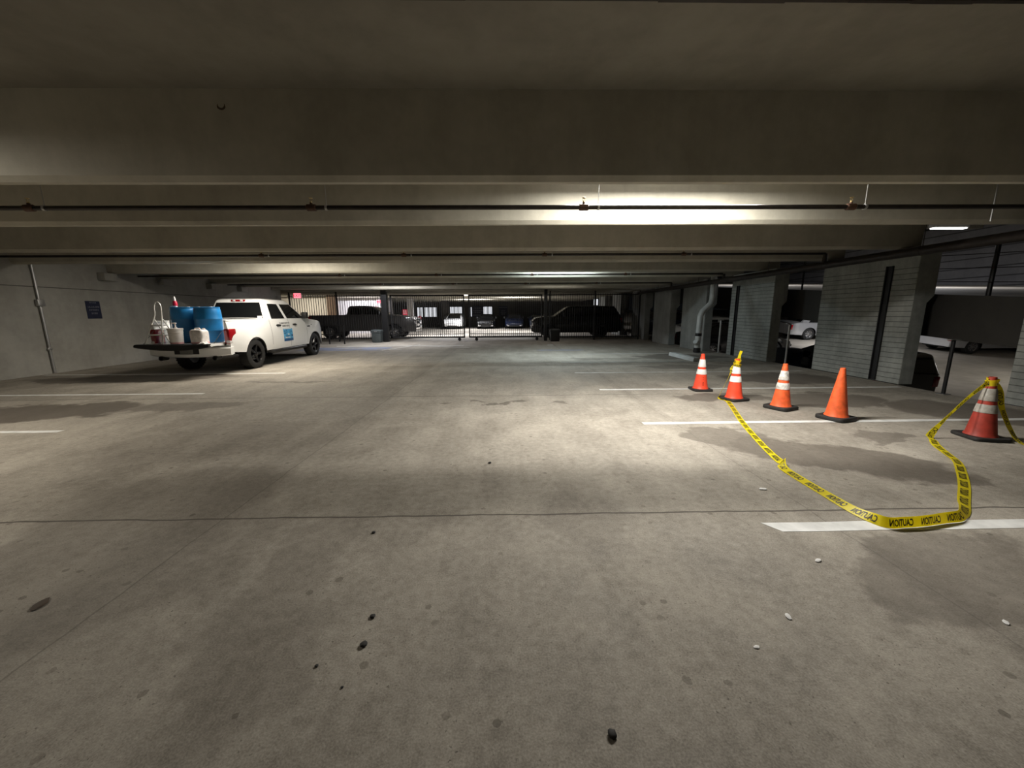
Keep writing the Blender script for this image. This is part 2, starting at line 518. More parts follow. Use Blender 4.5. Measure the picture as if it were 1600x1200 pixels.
def empty(name, loc, rz=0.0, label=None, cat=None, group=None):
    o = bpy.data.objects.new(name, None)
    o.empty_display_size = 0.2
    COL.objects.link(o)
    o.location = loc
    o.rotation_euler = (0, 0, rz)
    return tag(o, label, cat, group)


def struct(o, label, cat, group=None):
    return tag(o, label, cat, group, 'structure')


def text_geo(s, size=1.0, ext=0.0, align='CENTER', bold=0.0):
    """(verts, faces) of a word in the built-in font, centred, cap height about 0.7*size"""
    cu = bpy.data.curves.new('lettering', 'FONT')
    cu.body = s
    cu.size = size
    cu.extrude = ext
    cu.align_x = align
    cu.align_y = 'CENTER'
    cu.resolution_u = 3
    cu.offset = bold
    ob = bpy.data.objects.new('lettering', cu)
    COL.objects.link(ob)
    dg = bpy.context.evaluated_depsgraph_get()
    me = bpy.data.meshes.new_from_object(ob.evaluated_get(dg))
    vs = [v.co.copy() for v in me.vertices]
    fs = [tuple(p.vertices) for p in me.polygons]
    bpy.data.objects.remove(ob)
    bpy.data.curves.remove(cu)
    bpy.data.meshes.remove(me)
    return vs, fs


# ------------------------------------------------------------------ the setting
HB, HS = 2.75, 3.51            # underside of the tee stems, underside of the deck
XL, XR = -12.0, 8.08           # wall beside the pickup, open edge of the floor
PIT = 4.12
struct(MB().box(-22, XR, -6, 46, -0.25, 0).build('floor', 'floor', smooth=0), 'stained grey concrete garage floor', 'floor')
struct(MB().box(-22, XR + 0.5, -6, 46, HS, HS + 0.15).build('ceiling', 'slab', smooth=0), 'concrete deck seen between the beams overhead', 'ceiling')


def stem_mesh(y, x0, x1, zb=HB, zt=HS + 0.02):
    w0, w1 = 0.052, 0.115
    prof = [(y - w1, zt), (y - w0 - 0.02, zb + 0.05), (y - w0 + 0.02, zb), (y + w0 - 0.02, zb), (y + w0 + 0.02, zb + 0.05), (y + w1, zt)]
    m = MB()
    m.loft([[(x0, a, b) for a, b in prof], [(x1, a, b) for a, b in prof]])
    return m


STEMS = []
k = 0
for i in range(-1, 10):
    for off in (4.05, 5.86):
        y = off + PIT * i
        if -4 < y < 45:
            STEMS.append(y)
for i, y in enumerate(STEMS):
    xl = XL if y < 21 else -22
    struct(stem_mesh(y, xl, XR + 0.45).build('ceiling_beam', 'tee', smooth=20),
           'long painted concrete beam spanning the garage overhead', 'beam', 'concrete beams under the deck')
# dark caulked deck joints between the tees
for i in range(-1, 10):
    y = 4.05 - 1.155 + PIT * i
    if y < -4 or y > 45:
        continue
    m = MB()
    x = XL if y < 21 else -22
    while x < XR:
        ww = 0.010 + random.random() * 0.012
        m.box(x, x + 0.42, y - ww, y + ww, HS - 0.006 - random.random() * 0.006, HS + 0.002)
        x += 0.42
    struct(m.build('ceiling_joint_strip', 'pipe', smooth=0), 'dark ragged caulk joint in the deck overhead', 'joint', 'caulk joints in the deck')

struct(MB().box(XL - 0.3, XL, -6, 21.3, 0, HS).build('wall_left', 'wall', smooth=0), 'grey concrete wall beside the white pickup', 'wall')
# conduit on that wall
m = MB().tube([(XL + 0.03, 10.3, 0.02), (XL + 0.03, 10.3, 3.4)], 0.03, 8)
cd = m.build('wall_conduit', 'galv')
tag(cd, 'thin grey conduit running up the concrete wall near the blue sign', 'conduit')
MB().bbox(XL + 0.0, XL + 0.09, 10.22, 10.38, 1.75, 1.92, 0.01).build('junction_box', 'galv', cd)
MB().bbox(XL + 0.0, XL + 0.06, 10.25, 10.35, 0.62, 0.68, 0.01).build('clamp', 'galv', cd)
# corbels carrying beams on that wall
for y in (12.1, 14.1, 16.3, 18.1):
    struct(MB().bbox(XL, XL + 0.22, y - 0.2, y + 0.2, HB - 0.22, HB - 0.002, 0.01).build('wall_corbel_trim', 'wall'), 'concrete corbel under a beam end on the grey wall', 'corbel', 'corbels on the grey wall')

# piers on the open side: (near y, far y, face x, coursed)
PIERS = [(3.5, 5.95, 8.1, True), (7.66, 9.95, 8.1, True), (11.45, 13.6, 7.9, True), (14.75, 16.7, 7.62, False), (17.9, 19.9, 7.62, False), (21.4, 23.6, 7.7, False), (26, 28, 7.7, False), (30, 32, 7.7, False)]
PL = ['out of sight pier', 'widest coursed block pier, beside the plain orange cone', 'coursed block pier second from the front, behind the taped cone',
      'dark pier behind the drain pipe', 'dark pier beyond the drain pipe', 'dark pier at the end of the fence', 'dark pier beyond the fence', 'last dark pier beyond the fence']
for (y0, y1, x, co), lb in zip(PIERS, PL):
    m = MB()
    m.bbox(x, x + 0.30, y0, y1, 0.0, HB - 0.004, 0.012, 1)
    # broad head carrying the deck of the neighbouring ramp
    m.loft([[(x + 0.16, yy, 1.66), (x + 0.30, yy, 1.66), (x + 0.42, yy, 1.80), (x + 0.42, yy, HB - 0.004), (x + 0.16, yy, HB - 0.004)] for yy in (y0 + 0.003, y1 - 0.003)])
    struct(m.build('pillar', 'pier' if co else 'pier_plain', smooth=0), lb, 'pillar')
# dark vertical channels let into the two block piers
for (y, x, z1, lb) in [(8.22, 8.1, 2.42, 'dark steel channel standing on the widest block pier'), (13.2, 7.9, 2.36, 'dark steel channel standing on the second block pier')]:
    m = MB()
    m.box(x - 0.035, x + 0.01, y - 0.075, y - 0.055, 0.02, z1)
    m.box(x - 0.035, x + 0.01, y + 0.055, y + 0.075, 0.02, z1)
    m.box(x - 0.008, x + 0.01, y - 0.06, y + 0.06, 0.02, z1)
    tag(m.build('wall_channel', 'steel_black', smooth=0), lb, 'channel')

# painted stall lines
LINES = [(1.86, 8.0, 2.455, 0.115, 'line', 'thick white stall line under the caution tape'),
         (1.88, 8.0, 5.06, 0.10, 'line', 'white stall line running under the plain orange cone'),
         (1.86, 7.9, 7.43, 0.09, 'line', 'thin white stall line just behind the row of cones'),
         (1.76, 7.6, 9.62, 0.09, 'line_worn', 'faint white stall line second behind the cones'),
         (1.70, 7.4, 11.75, 0.09, 'line_worn', 'faint white stall line third behind the cones'),
         (3.0, 7.4, 14.1, 0.09, 'line_worn', 'faint white stall line by the wheel stop'),
         (-11.9, -5.87, 7.40, 0.09, 'line', 'white stall line just before the white pickup'),
         (-11.9, -5.89, 4.98, 0.09, 'line', 'short white stall line at the edge of view nearest the wall'),
         (-11.9, -5.76, 10.0, 0.09, 'line', 'white stall line beside the rear wheel of the pickup'),
         (-8.0, -2.0, 18.4, 0.11, 'line', 'white stall line before the grey litter bin'),
         (2.0, 2.28, 18.3, 0.25, 'line', 'short white paint mark before the black litter bin')]
for x0, x1, y, wd, mt, lb in LINES:
    n = max(2, int((x1 - x0) / 0.35))
    m = MB()
    a, b = [], []
    for i in range(n + 1):
        x = x0 + (x1 - x0) * i / n
        a.append((x, y - wd / 2 + random.uniform(-0.006, 0.006)))
        b.append((x, y + wd / 2 + random.uniform(-0.006, 0.006)))
    if y == 2.455:
        a[0], b[0] = (x0 + 0.05, y - wd / 2), (x0 - 0.03, y + wd / 2)
    m.loft([[(p[0], p[1], z) for p, z in ((p0, 0.0), (p0, 0.002), (p1, 0.002), (p1, 0.0))] for p0, p1 in zip(a, b)])
    struct(m.build('floor_line', mt, smooth=0), lb, 'floor marking')
for i, (x0, y0, x1, y1) in enumerate([(-8.8, 17.9, -4.4, 16.3), (-5.2, 16.2, -4.2, 19.0), (-4.6, 18.6, -1.6, 17.2)]):
    d = Vector((x1 - x0, y1 - y0, 0)).normalized()
    nrm = Vector((-d.y, d.x, 0)) * 0.05
    m = MB()
    p, q = Vector((x0, y0, 0.0005)), Vector((x1, y1, 0.0005))
    m.plate(p - nrm, q - nrm, q + nrm, p + nrm, 0.0022)
    struct(m.build('floor_line', 'line_worn', smooth=0), ['slanted white line crossing the blue parking mark', 'white line bounding the blue parking mark', 'slanted white line running from the litter bin towards the gate'][i], 'floor marking')

# ---------------- beyond the gate
struct(MB().box(-22, 14, 44.0, 44.3, 0, HS).build('wall_back', 'dark_wall', smooth=0), 'dark far wall behind the parked cars', 'wall')
struct(MB().box(-22, -12.6, 29.0, 29.3, 0, HS).build('wall_beige_partition', 'beige_wall', smooth=0), 'beige partition beyond the fence, behind the dark pickup bed', 'wall')
struct(MB().box(-12.9, -12.25, 28.6, 29.0, 0, HS).build('wall_brown_pier', 'brown_wall', smooth=0), 'brown pier between the beige and the white partitions', 'wall')
struct(MB().box(-13.4, -9.25, 31.0, 31.3, 0, HS).build('wall_white_partition', 'white_wall', smooth=0), 'bright white partition behind the dark pickup cab', 'wall')
struct(MB().box(-9.15, -8.9, 31.0, 31.3, 0, HS).build('wall_dark_panel', 'dark_wall', smooth=0), 'narrow dark wall panel beside the white partition', 'wall')
struct(MB().box(-8.3, -7.85, 33.4, 33.8, 0, HS).build('pillar', 'white_wall', smooth=0), 'slim white column beyond the gate', 'pillar')
struct(MB().box(-6.7, -5.9, 41.0, 41.5, 0, HS).build('pillar', 'dark_wall', smooth=0), 'dark column between the lit windows', 'pillar')
for i, (p0, p1, y0, y1) in enumerate([(655, 663, 480, 494), (666, 684, 480, 494), (691, 699, 483, 494), (705, 723, 479.5, 494), (733, 738, 480, 494), (756, 769, 479.5, 494), (925, 932, 469, 478)]):
    Y = 43.9
    xa, xb = (p0 - 789) / 600 * Y, (p1 - 789) / 600 * Y
    za, zb = CAM_H - (y1 - 489.5) / 600 * Y, CAM_H - (y0 - 489.5) / 600 * Y
    fr = MB()
    for a, b, c, d in [(xa - .06, xb + .06, za - .06, za), (xa - .06, xb + .06, zb, zb + .06), (xa - .06, xa, za, zb), (xb, xb + .06, za, zb)]:
        fr.box(a, b, Y - 0.06, 44.0, c, d)
    wdw = struct(fr.build('window_%d' % (i + 1), 'steel_black', smooth=0), 'lit slatted window in the far dark wall', 'window', 'lit windows in the far wall')
    MB().box(xa, xb, Y + 0.02, 44.0, za, zb).build('pane', 'lit_glass', wdw, smooth=0)
    sl = MB()
    n = max(2, int((xb - xa) / 0.34))
    for j in range(1, n):
        x = xa + (xb - xa) * j / n
        sl.box(x - 0.04, x + 0.04, Y - 0.02, Y + 0.03, za, zb)
    sl.build('slat', 'steel_black', wdw, smooth=0)

# ---------------- neighbouring ramp bay (its decks climb away from the camera)
SL = 0.082


def zt(y):
    return 1.71 + SL * (y - 6.44)


def ramp_slab(x0, x1, y0, y1, dz, th, name, mat, label, cat):
    m = MB()
    vs = [(x, y, zt(y) + dz - t) for x in (x0, x1) for y in (y0, y1) for t in (0, th)]
    m.add(vs, [(0, 1, 3, 2), (4, 6, 7, 5), (0, 4, 5, 1), (2, 3, 7, 6), (0, 2, 6, 4), (1, 5, 7, 3)])
    return struct(m.build(name, mat, smooth=0), label, cat)


ramp_slab(8.80, 31, -6, 45, 0, 0.14, 'ramp_floor', 'ramp', 'upper ramp deck in the neighbouring bay', 'floor')
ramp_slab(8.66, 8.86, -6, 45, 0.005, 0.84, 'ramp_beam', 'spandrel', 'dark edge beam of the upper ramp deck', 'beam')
ramp_slab(8.2, 31, -6, 45, -3.1, 0.2, 'ramp_floor', 'ramp', 'lower ramp floor in the neighbouring bay', 'floor')
ramp_slab(8.60, 31, -6, 45, 3.3, 0.2, 'ramp_ceiling', 'slab', 'deck above the upper ramp', 'ceiling')
for i in range(0, 9):
    y = 2.2 + i * 3.1
    m = MB()
    m.box(8.86, 31, y - 0.1, y + 0.1, zt(y) - 0.80, zt(y) - 0.13)
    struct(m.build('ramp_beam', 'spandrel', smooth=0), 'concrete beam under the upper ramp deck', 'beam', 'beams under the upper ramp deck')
    m = MB()
    m.box(8.70, 31, y - 0.1, y + 0.1, zt(y) + 2.45, zt(y) + 3.12)
    struct(m.build('ramp_beam', 'tee', smooth=0), 'concrete beam above the upper ramp', 'beam', 'beams above the upper ramp')
m = MB()
m.add([(31, y, zt(y) + d) for y in (-6, 45) for d in (-3.1, 3.3)] + [(31.3, y, zt(y) + d) for y in (-6, 45) for d in (-3.1, 3.3)],
      [(0, 1, 3, 2), (4, 6, 7, 5), (0, 4, 5, 1), (2, 3, 7, 6), (0, 2, 6, 4), (1, 5, 7, 3)])
struct(m.build('wall_ramp', 'bay_wall', smooth=0), 'coursed far wall of the ramp bay', 'wall')
# coursed wall standing on the upper deck
m = MB()
m.add([(x, y, zt(y) + d) for x in (21.2, 21.4) for y in (2, 40) for d in (0.0, 2.6)],
      [(0, 1, 3, 2), (4, 6, 7, 5), (0, 4, 5, 1), (2, 3, 7, 6), (0, 2, 6, 4), (1, 5, 7, 3)])
struct(m.build('wall_upper_ramp', 'bay_wall', smooth=0), 'coursed grey wall standing on the upper ramp deck', 'wall')

# ------------------------------------------------------------------ lamps with their fixtures
for (x, y, z, pw, col, lb) in LAMPS + RAMP_LAMPS:
    top = HS if x < 8 else z + 0.22
    if x > 8:
        up = zt(y) + (3.31 if z > zt(y) else -0.13)
    root = empty('ceiling_light', (x, y, top), 0, lb, 'ceiling light')
    hl = 1.22 if x < 8 else 0.62
    MB().bbox(-hl, hl, -0.10, 0.10, -0.17, 0.0, 0.012).build('housing', 'lamp_box', root)
    MB().bbox(-hl + .04, hl - .04, -0.08, 0.08, -0.205, -0.168, 0.012).build('lens', 'lamp_lens', root)
    MB().bbox(-hl - .01, hl + .01, -0.11, 0.11, -0.035, -0.001, 0.008).build('mounting_plate', 'galv', root)
    if x > 8:
        for rx in (-0.5, 0.5):
            MB().tube([(rx, 0, -0.02), (rx, 0, up - top)], 0.008, 6).build('hanger_rod', 'galv', root)
    ld = bpy.data.lights.new('lamp_glow', 'AREA')
    ld.shape = 'RECTANGLE'
    ld.size, ld.size_y = (2.4 if x < 8 else 1.15), 0.16
    ld.energy = pw
    ld.color = col
    lo = bpy.data.objects.new('lamp_glow', ld)
    COL.objects.link(lo)
    lo.parent = root
    lo.location = (0, 0, z - 0.0 - top)


# ------------------------------------------------------------------ traffic cones
def cone(loc, rz, label, style, base_mat='rubber', h=0.71):
    root = empty('traffic_cone', loc, rz, label, 'traffic cone', 'cones closing off the stall')
    body = {'clean': 'orange', 'dirty': 'orange_dirty', 'plain': 'orange_dirty', 'darkened': 'orange_red_shaded'}[style]
    col = {'clean': 'collar', 'dirty': 'collar_dirty', 'plain': None, 'darkened': 'collar_dirty_shaded'}[style]
    th = 0.055 if style in ('dirty', 'plain') else 0.042
    m = MB()
    hw, rc = 0.182, 0.05

    def ring(s, z):
        pts = []
        for cx, cy, a0 in ((1, 1, 0), (-1, 1, 90), (-1, -1, 180), (1, -1, 270)):
            for j in range(5):
                a = R(a0 + j * 22.5)
                pts.append(((hw - rc) * cx * s + rc * s * math.cos(a), (hw - rc) * cy * s + rc * s * math.sin(a), z))
        return pts
    m.loft([ring(0.98, 0.004), ring(1.0, 0.012), ring(1.0, th - 0.012), ring(0.97, th)])
    m.build('base', base_mat, root)
    r0_, r1 = 0.132, 0.030

    def rad(z):
        return r0_ + (r1 - r0_) * (z - th) / (h - th)
    prof = [(r0_ + 0.012, th - 0.002), (r0_ + 0.006, th + 0.012), (rad(th + 0.03), th + 0.03)]
    for i in range(1, 9):
        z = th + 0.03 + (h - 0.045 - th - 0.03) * i / 8
        prof.append((rad(z), z))
    if style == 'plain':
        prof += [(r1 + 0.004, h - 0.02), (r1, h), (r1 - 0.008, h), (r1 - 0.010, h - 0.08)]
    else:
        prof += [(r1 + 0.005, h - 0.04), (r1 + 0.003, h), (r1 - 0.008, h), (r1 - 0.010, h - 0.08)]
    MB().lathe(prof, n=40).build('cone_body', body, root)
    if col:
        for k, (za, zb) in enumerate(((0.46, 0.605), (0.318, 0.418))):
            pr = [(rad(za) + 0.001, za), (rad(za) + 0.004, za + 0.004), (rad(zb) + 0.004, zb - 0.004), (rad(zb) + 0.001, zb)]
            MB().lathe(pr, n=40, cap=False).build('reflective_collar', col, root)
    if style == 'dirty':
        # peeling flap of the upper collar
        m = MB()
        vs = []
        for i in range(5):
            for j in range(4):
                z = 0.46 + 0.14 * i / 4
                u = j / 3
                k_ = math.sin((1 - i / 4) * 1.6) * u * u * 0.045
                a = 0.15 + u * 0.9
                vs.append(((rad(z) + 0.006 + k_) * math.cos(a), (rad(z) + 0.006 + k_) * math.sin(a), z - 0.008 * u))
        fs = [(i * 4 + j, i * 4 + j + 1, i * 4 + j + 5, i * 4 + j + 4) for i in range(4) for j in range(3)]
        m.add(vs, fs)
        o = m.build('peeling_flap', 'collar_dirty', root)
        md = o.modifiers.new('thick', 'SOLIDIFY')
        md.thickness = 0.002
    if style == 'clean':
        a = -1.0 if 'yellow' in label else -1.62
        for j in range(9):
            z0 = 0.105 + j * 0.019
            ln = random.choice((0.009, 0.012, 0.014))
            if random.random() < 0.8:
                r_ = rad(z0) + 0.0015
                A = a - 0.004 / r_
                B = A + random.uniform(0.010, 0.018) / r_
                m = MB()
                m.add([(r_ * math.cos(A), r_ * math.sin(A), z0), (r_ * math.cos(B), r_ * math.sin(B), z0),
                       ((r_ - .002) * math.cos(B), (r_ - .002) * math.sin(B), z0 + ln), ((r_ - .002) * math.cos(A), (r_ - .002) * math.sin(A), z0 + ln)], [(0, 1, 2, 3)])
                m.build('stencil_mark', 'ink', root, smooth=0)
    return root


C1 = (3.80, 7.30, 0)
C2 = (3.96, 6.45, 0)
C3 = (4.31, 5.79, 0)
C4 = (4.66, 5.17, 0)
C5 = (5.66, 4.30, 0)
cone(C1, R(-5), 'clean orange cone with two white collars, farthest of the row, near the drain pipe', 'clean')
cone(C2, R(14), 'orange cone with yellow tape wound round its tip', 'clean')
cone(C3, R(24), 'dirty orange cone with a peeling white collar', 'dirty')
cone(C4, R(20), 'plain orange cone without collars, standing on the stall line', 'plain', h=0.73)
cone(C5, R(-12), 'grimy red cone with shade put in its colour, dirty collars and caution tape hanging from its tip', 'darkened', h=0.74)

# ------------------------------------------------------------------ caution tape
TW = 0.076


def catmull(P, n):
    out = []
    Q = [P[0]] + P + [P[-1]]
    for i in range(1, len(Q) - 2):
        for j in range(n):
            t = j / n
            a, b, c, d = Q[i - 1], Q[i], Q[i + 1], Q[i + 2]
            out.append(tuple(0.5 * (2 * b[k] + (c[k] - a[k]) * t + (2 * a[k] - 5 * b[k] + 4 * c[k] - d[k]) * t * t + (3 * b[k] - a[k] - 3 * c[k] + d[k]) * t ** 3) for k in range(len(P[0]))))
    out.append(tuple(P[-1]))
    return out


def tape_path():
    K = []          # x, y, z, cross x, y, z
    cx, cy = C2[0], C2[1]
    # free tail sticking up behind the tip
    K.append((cx + 0.070, cy + 0.03, 0.845, -0.7, 0.2, 0.25, 0.6))
    K.append((cx + 0.045, cy + 0.03, 0.76, -0.6, 0.2, 0.4, 0.55))
    for i in range(0, 22):
        a = 0.5 + i * 2 * math.pi / 9
        z = 0.685 - i * 0.0062
        r_ = 0.030 + (0.71 - z) * 0.155 + 0.008
        K.append((cx + r_ * math.cos(a), cy + r_ * math.sin(a), z, 0.15 * math.cos(a), 0.15 * math.sin(a), 1.0))
    K.append((cx - 0.085, cy + 0.03, 0.46, 0.3, 0.3, 0.8, 0.5))
    K.append((cx - 0.13, cy + 0.07, 0.27, 0.5, 0.7, 0.3, 0.5))
    K.append((cx - 0.205, cy + 0.10, 0.03, 0.5, 0.8, 0.0))
    K.append((cx - 0.20, cy + 0.02, 0.0035, 0.8, 0.5, 0.0))
    K.append((cx - 0.20, cy - 0.19, 0.0035, 1, -0.3, 0.0))
    g = [(3.26, 5.06, .004, .9, .4, 0), (2.93, 4.15, .004, .95, .3, .0), (2.775, 3.66, .010, .9, .3, .15), (2.755, 3.58, .020, .7, .2, .7),
         (2.69, 3.49, .012, .9, .35, .25), (2.66, 3.30, .006, .9, .1, .2), (2.64, 2.92, .006, .95, .1, .25), (2.625, 2.62, .016, .85, .3, .45), (2.66, 2.435, .036, .2, .35, .92),
         (2.80, 2.425, .037, .02, .22, .97), (2.96, 2.44, .037, .0, .25, .96), (3.14, 2.475, .037, .0, .3, .95), (3.27, 2.50, .033, .0, .5, .8), (3.36, 2.55, .024, .25, .75, .5),
         (3.47, 2.63, .02, -.6, .6, .5), (3.62, 2.76, .012, -.8, .5, .25), (3.96, 3.04, .005, -.75, .65, .1), (4.28, 3.33, .005, -.75, .65, .1), (4.52, 3.57, .006, -.6, .75, .15), (4.70, 3.83, .006, -.8, .55, .1),
         (4.86, 4.06, .006, -.8, .55, .0), (5.00, 4.22, .012, -.8, .5, .2), (5.06, 4.31, .03, -.6, .5, .5), (5.22, 4.33, .22, -.4, .3, .5, .38), (5.45, 4.32, .50, -.3, .3, .7, .38), (5.60, 4.30, .665, -.1, .2, .9, .6)]
    K += g
    cx, cy = C5[0], C5[1]
    for i in range(1, 14):
        a = math.pi - i * 2 * math.pi / 9
        z = 0.70 - i * 0.004
        r_ = 0.030 + (0.74 - z) * 0.15 + 0.009
        K.append((cx + r_ * math.cos(a), cy + r_ * math.sin(a), z, 0.15 * math.cos(a), 0.15 * math.sin(a), 1.0))
    K += [(cx + 0.085, cy - 0.02, .56, .6, -.2, .4), (cx + .13, cy - .05, .36, .8, .1, .2), (cx + .185, cy - .12, .14, .9, .2, .1), (cx + .21, cy - .20, .02, .9, .3, 0),
          (cx + .26, cy - .30, .005, .8, .5, 0), (cx + .55, cy - .55, .005, .7, .6, 0), (cx + .9, cy - .8, .005, .7, .6, 0)]
    return [k if len(k) == 7 else k + (1.0,) for k in K]


PATH = catmull(tape_path(), 6)
PTS = [Vector(p[:3]) for p in PATH]
CRS = []
for i, p in enumerate(PATH):
    t = (PTS[min(i + 1, len(PTS) - 1)] - PTS[max(i - 1, 0)]).normalized()
    c = Vector(p[3:6])
    c = (c - t * c.dot(t)).normalized()
    CRS.append(c)
for p, c, q in zip(PTS, CRS, PATH):
    p.z = max(p.z, 0.0045 + TW * q[6] * 0.5 * abs(c.z))
ARC = [0.0]
for i in range(1, len(PTS)):
    ARC.append(ARC[-1] + (PTS[i] - PTS[i - 1]).length)


def frame_at(s):
    s = max(0, min(ARC[-1] - 1e-6, s))
    lo, hi = 0, len(ARC) - 1
    while hi - lo > 1:
        md = (lo + hi) // 2
        if ARC[md] <= s:
            lo = md
        else:
            hi = md
    f = (s - ARC[lo]) / max(1e-9, ARC[hi] - ARC[lo])
    p = PTS[lo].lerp(PTS[hi], f)
    c = CRS[lo].lerp(CRS[hi], f).normalized()
    t = (PTS[hi] - PTS[lo]).normalized()
    return p, c, t.cross(c).normalized()


m = MB()
vs, fs = [], []
for i, (p, c) in enumerate(zip(PTS, CRS)):
    wf = TW * PATH[i][6]
    t = (PTS[min(i + 1, len(PTS) - 1)] - PTS[max(i - 1, 0)]).normalized()
    nrm = t.cross(c).normalized() * 0.0009
    a, b = p - c * wf / 2, p + c * wf / 2
    vs += [a - nrm * 0.5, b - nrm * 0.5, b + nrm * 0.5, a + nrm * 0.5]
    if i:
        o = (i - 1) * 4
        for k in range(4):
            fs.append((o + k, o + (k + 1) % 4, o + 4 + (k + 1) % 4, o + 4 + k))
fs += [(3, 2, 1, 0), tuple((len(PTS) - 1) * 4 + k for k in range(4))]
m.add(vs, fs)
tape = m.build('caution_tape', 'tape', smooth=60)
tag(tape, 'yellow caution tape printed CAUTION, lying across the floor between two cones', 'tape')
tv, tf = text_geo('CAUTION', 1.0, bold=0.022)
xs_ = [v.x for v in tv]
ys_ = [v.y for v in tv]
tw_, thh, xm, ym = max(xs_) - min(xs_), max(ys_) - min(ys_), (max(xs_) + min(xs_)) / 2, (max(ys_) + min(ys_)) / 2
s = 0.22
while s < ARC[-1] - 0.2:
    m = MB()
    wf = PATH[min(range(len(ARC)), key=lambda i: abs(ARC[i] - s))][6]
    for sgn in (1, -1):
        vv = []
        for v in tv:
            u = -(v.x - xm) / tw_ * 0.175
            q = (v.y - ym) / thh * 0.050 * wf
            p, c, n = frame_at(s + u)
            pt = p + c * q + n * 0.0022 * sgn
            vv.append(pt)
        m.add(vv, tf)
    m.build('printed_word', 'ink', tape, smooth=0)
    s += 0.24

# ------------------------------------------------------------------ sprinkler pipes
def branch_pipe(y, z, x0, x1, heads, label, hangers=True, r=0.026):
    m = MB()
    m.tube([(x0, y, z), (x1, y, z)], r, 12)
    root = tag(m.build('sprinkler_pipe', 'pipe'), label, 'pipe', 'sprinkler pipes under the deck')
    for hx in heads:
        cp = MB()
        cp.tube([(hx - 0.055, y, z), (hx - 0.045, y, z), (hx + 0.045, y, z), (hx + 0.055, y, z)], [r + 0.004, r + 0.012, r + 0.012, r + 0.004], 12)
        cp.tube([(hx, y, z + 0.02), (hx, y, z + 0.052)], 0.016, 10)
        cp.build('coupling', 'pipe_red', root)
        hd = MB()
        hd.tube([(hx, y, z + 0.05), (hx, y, z + 0.066)], 0.011, 10)
        for sx in (-1, 1):
            hd.tube([(hx + sx * 0.010, y, z + 0.064), (hx + sx * 0.014, y, z + 0.08), (hx + sx * 0.004, y, z + 0.1)], 0.003, 6)
        hd.lathe([(0.020, z + 0.100), (0.022, z + 0.103), (0.020, z + 0.105)], (hx, y, 0), 16)
        hd.build('sprinkler_head', 'brass', root)
        if hangers:
            hg = MB()
            hg.tube([(hx + 0.17, y, z + r), (hx + 0.17, y, HS + 0.01)], 0.005, 6)
            hg.tube([(hx + 0.17 - 0.012, y, z), (hx + 0.17 + 0.012, y, z)], r + 0.006, 12)
            hg.build('hanger_rod', 'galv', root)
    return root


MAINX, MAINZ = 7.3, 2.535
branch_pipe(4.72, 2.70, -11.9, MAINX, [-5.36, -2.2, 0.92, 4.05], 'black sprinkler pipe crossing before the brightly lit beam, closest to the camera')
branch_pipe(9.0, 2.79, -11.9, MAINX, [-5.4, -2.25, 0.9, 4.05], 'black sprinkler pipe crossing overhead, second from the camera')
branch_pipe(13.1, 2.75, -11.9, MAINX - 0.05, [-5.4, -2.25, 0.9, 4.0], 'black sprinkler pipe crossing the bluish lit beam, third from the camera')
branch_pipe(17.2, 2.77, -11.9, MAINX, [-5.4, -2.25, 0.9, 4.0], 'thin black sprinkler pipe crossing overhead, nearest the gate')
m = MB()
m.tube([(MAINX, 2.0, MAINZ), (MAINX, 21.4, MAINZ)], 0.082, 16)
mp_ = tag(m.build('main_pipe', 'pipe'), 'thick black sprinkler main running away past the block piers', 'pipe')
for y, z in ((4.72, 2.70), (9.0, 2.79), (13.1, 2.75), (17.2, 2.77)):
    MB().tube([(MAINX, y, MAINZ + 0.05), (MAINX, y, z)], [0.05, 0.04], 12).build('riser_elbow', 'pipe', mp_)
for y in (3.4, 6.9, 10.9, 14.8, 18.7):
    g = MB()
    g.tube([(MAINX, y - 0.015, MAINZ), (MAINX, y + 0.015, MAINZ)], 0.086, 16)
    g.tube([(MAINX, y, MAINZ + 0.08), (MAINX, y, HB if False else HS + 0.01)], 0.007, 6)
    g.build('hanger_rod', 'pipe', mp_)
# thin pale rod down the end of the lit beam
tag(MB().tube([(6.95, 5.70, HS), (6.95, 5.70, HB)], 0.010, 8).build('hanger_rod', 'galv'), 'thin pale hanger rod before the end of the brightly lit beam', 'rod')
# strut hanging from the main beside the ramp opening
tag(MB().tube([(8.84, 7.05, zt(7.05)), (8.84, 7.05, 2.72)], 0.035, 10).build('fence_post', 'steel_black'), 'dark post standing on the edge of the upper ramp deck', 'post')
tag(MB().tube([(8.84, 11.6, zt(11.6)), (8.84, 11.6, 3.1)], 0.025, 10).build('fence_post', 'steel_black'), 'dark post on the upper deck, between the two block piers', 'post')
cb = MB()
for d in (0.25, 0.5, 0.75):
    cb.tube([(8.76, 2, zt(2) + d), (8.76, 26, zt(26) + d)], 0.008, 6)
tag(cb.build('guard_cable', 'steel_black'), 'dark guard cables strung along the upper deck edge', 'cable')
# low guard posts on the floor edge
for (y, h, lb) in [(6.72, 0.98, 'slim steel guard post at the floor edge, beside the widest pier'), (10.75, 1.15, 'slim steel guard post between the two block piers'), (15.0 - .75, 1.2, 'slim steel guard post beside the dark pier with the drain pipe')]:
    x = 7.98
    m = MB()
    m.tube([(x, y, 0.008), (x, y, h)], 0.028, 10)
    gp = tag(m.build('guard_post', 'galv' if y > 8 else 'steel_black'), lb, 'post')
    MB().bbox(x - 0.07, x + 0.07, y - 0.07, y + 0.07, 0.0, 0.012, 0.004, 1).build('base_plate', 'galv', gp)
    MB().bbox(x - 0.09, x + 0.09, y - 0.04, y + 0.04, h - 0.002, h + 0.018, 0.004, 1).build('top_plate', 'galv', gp)

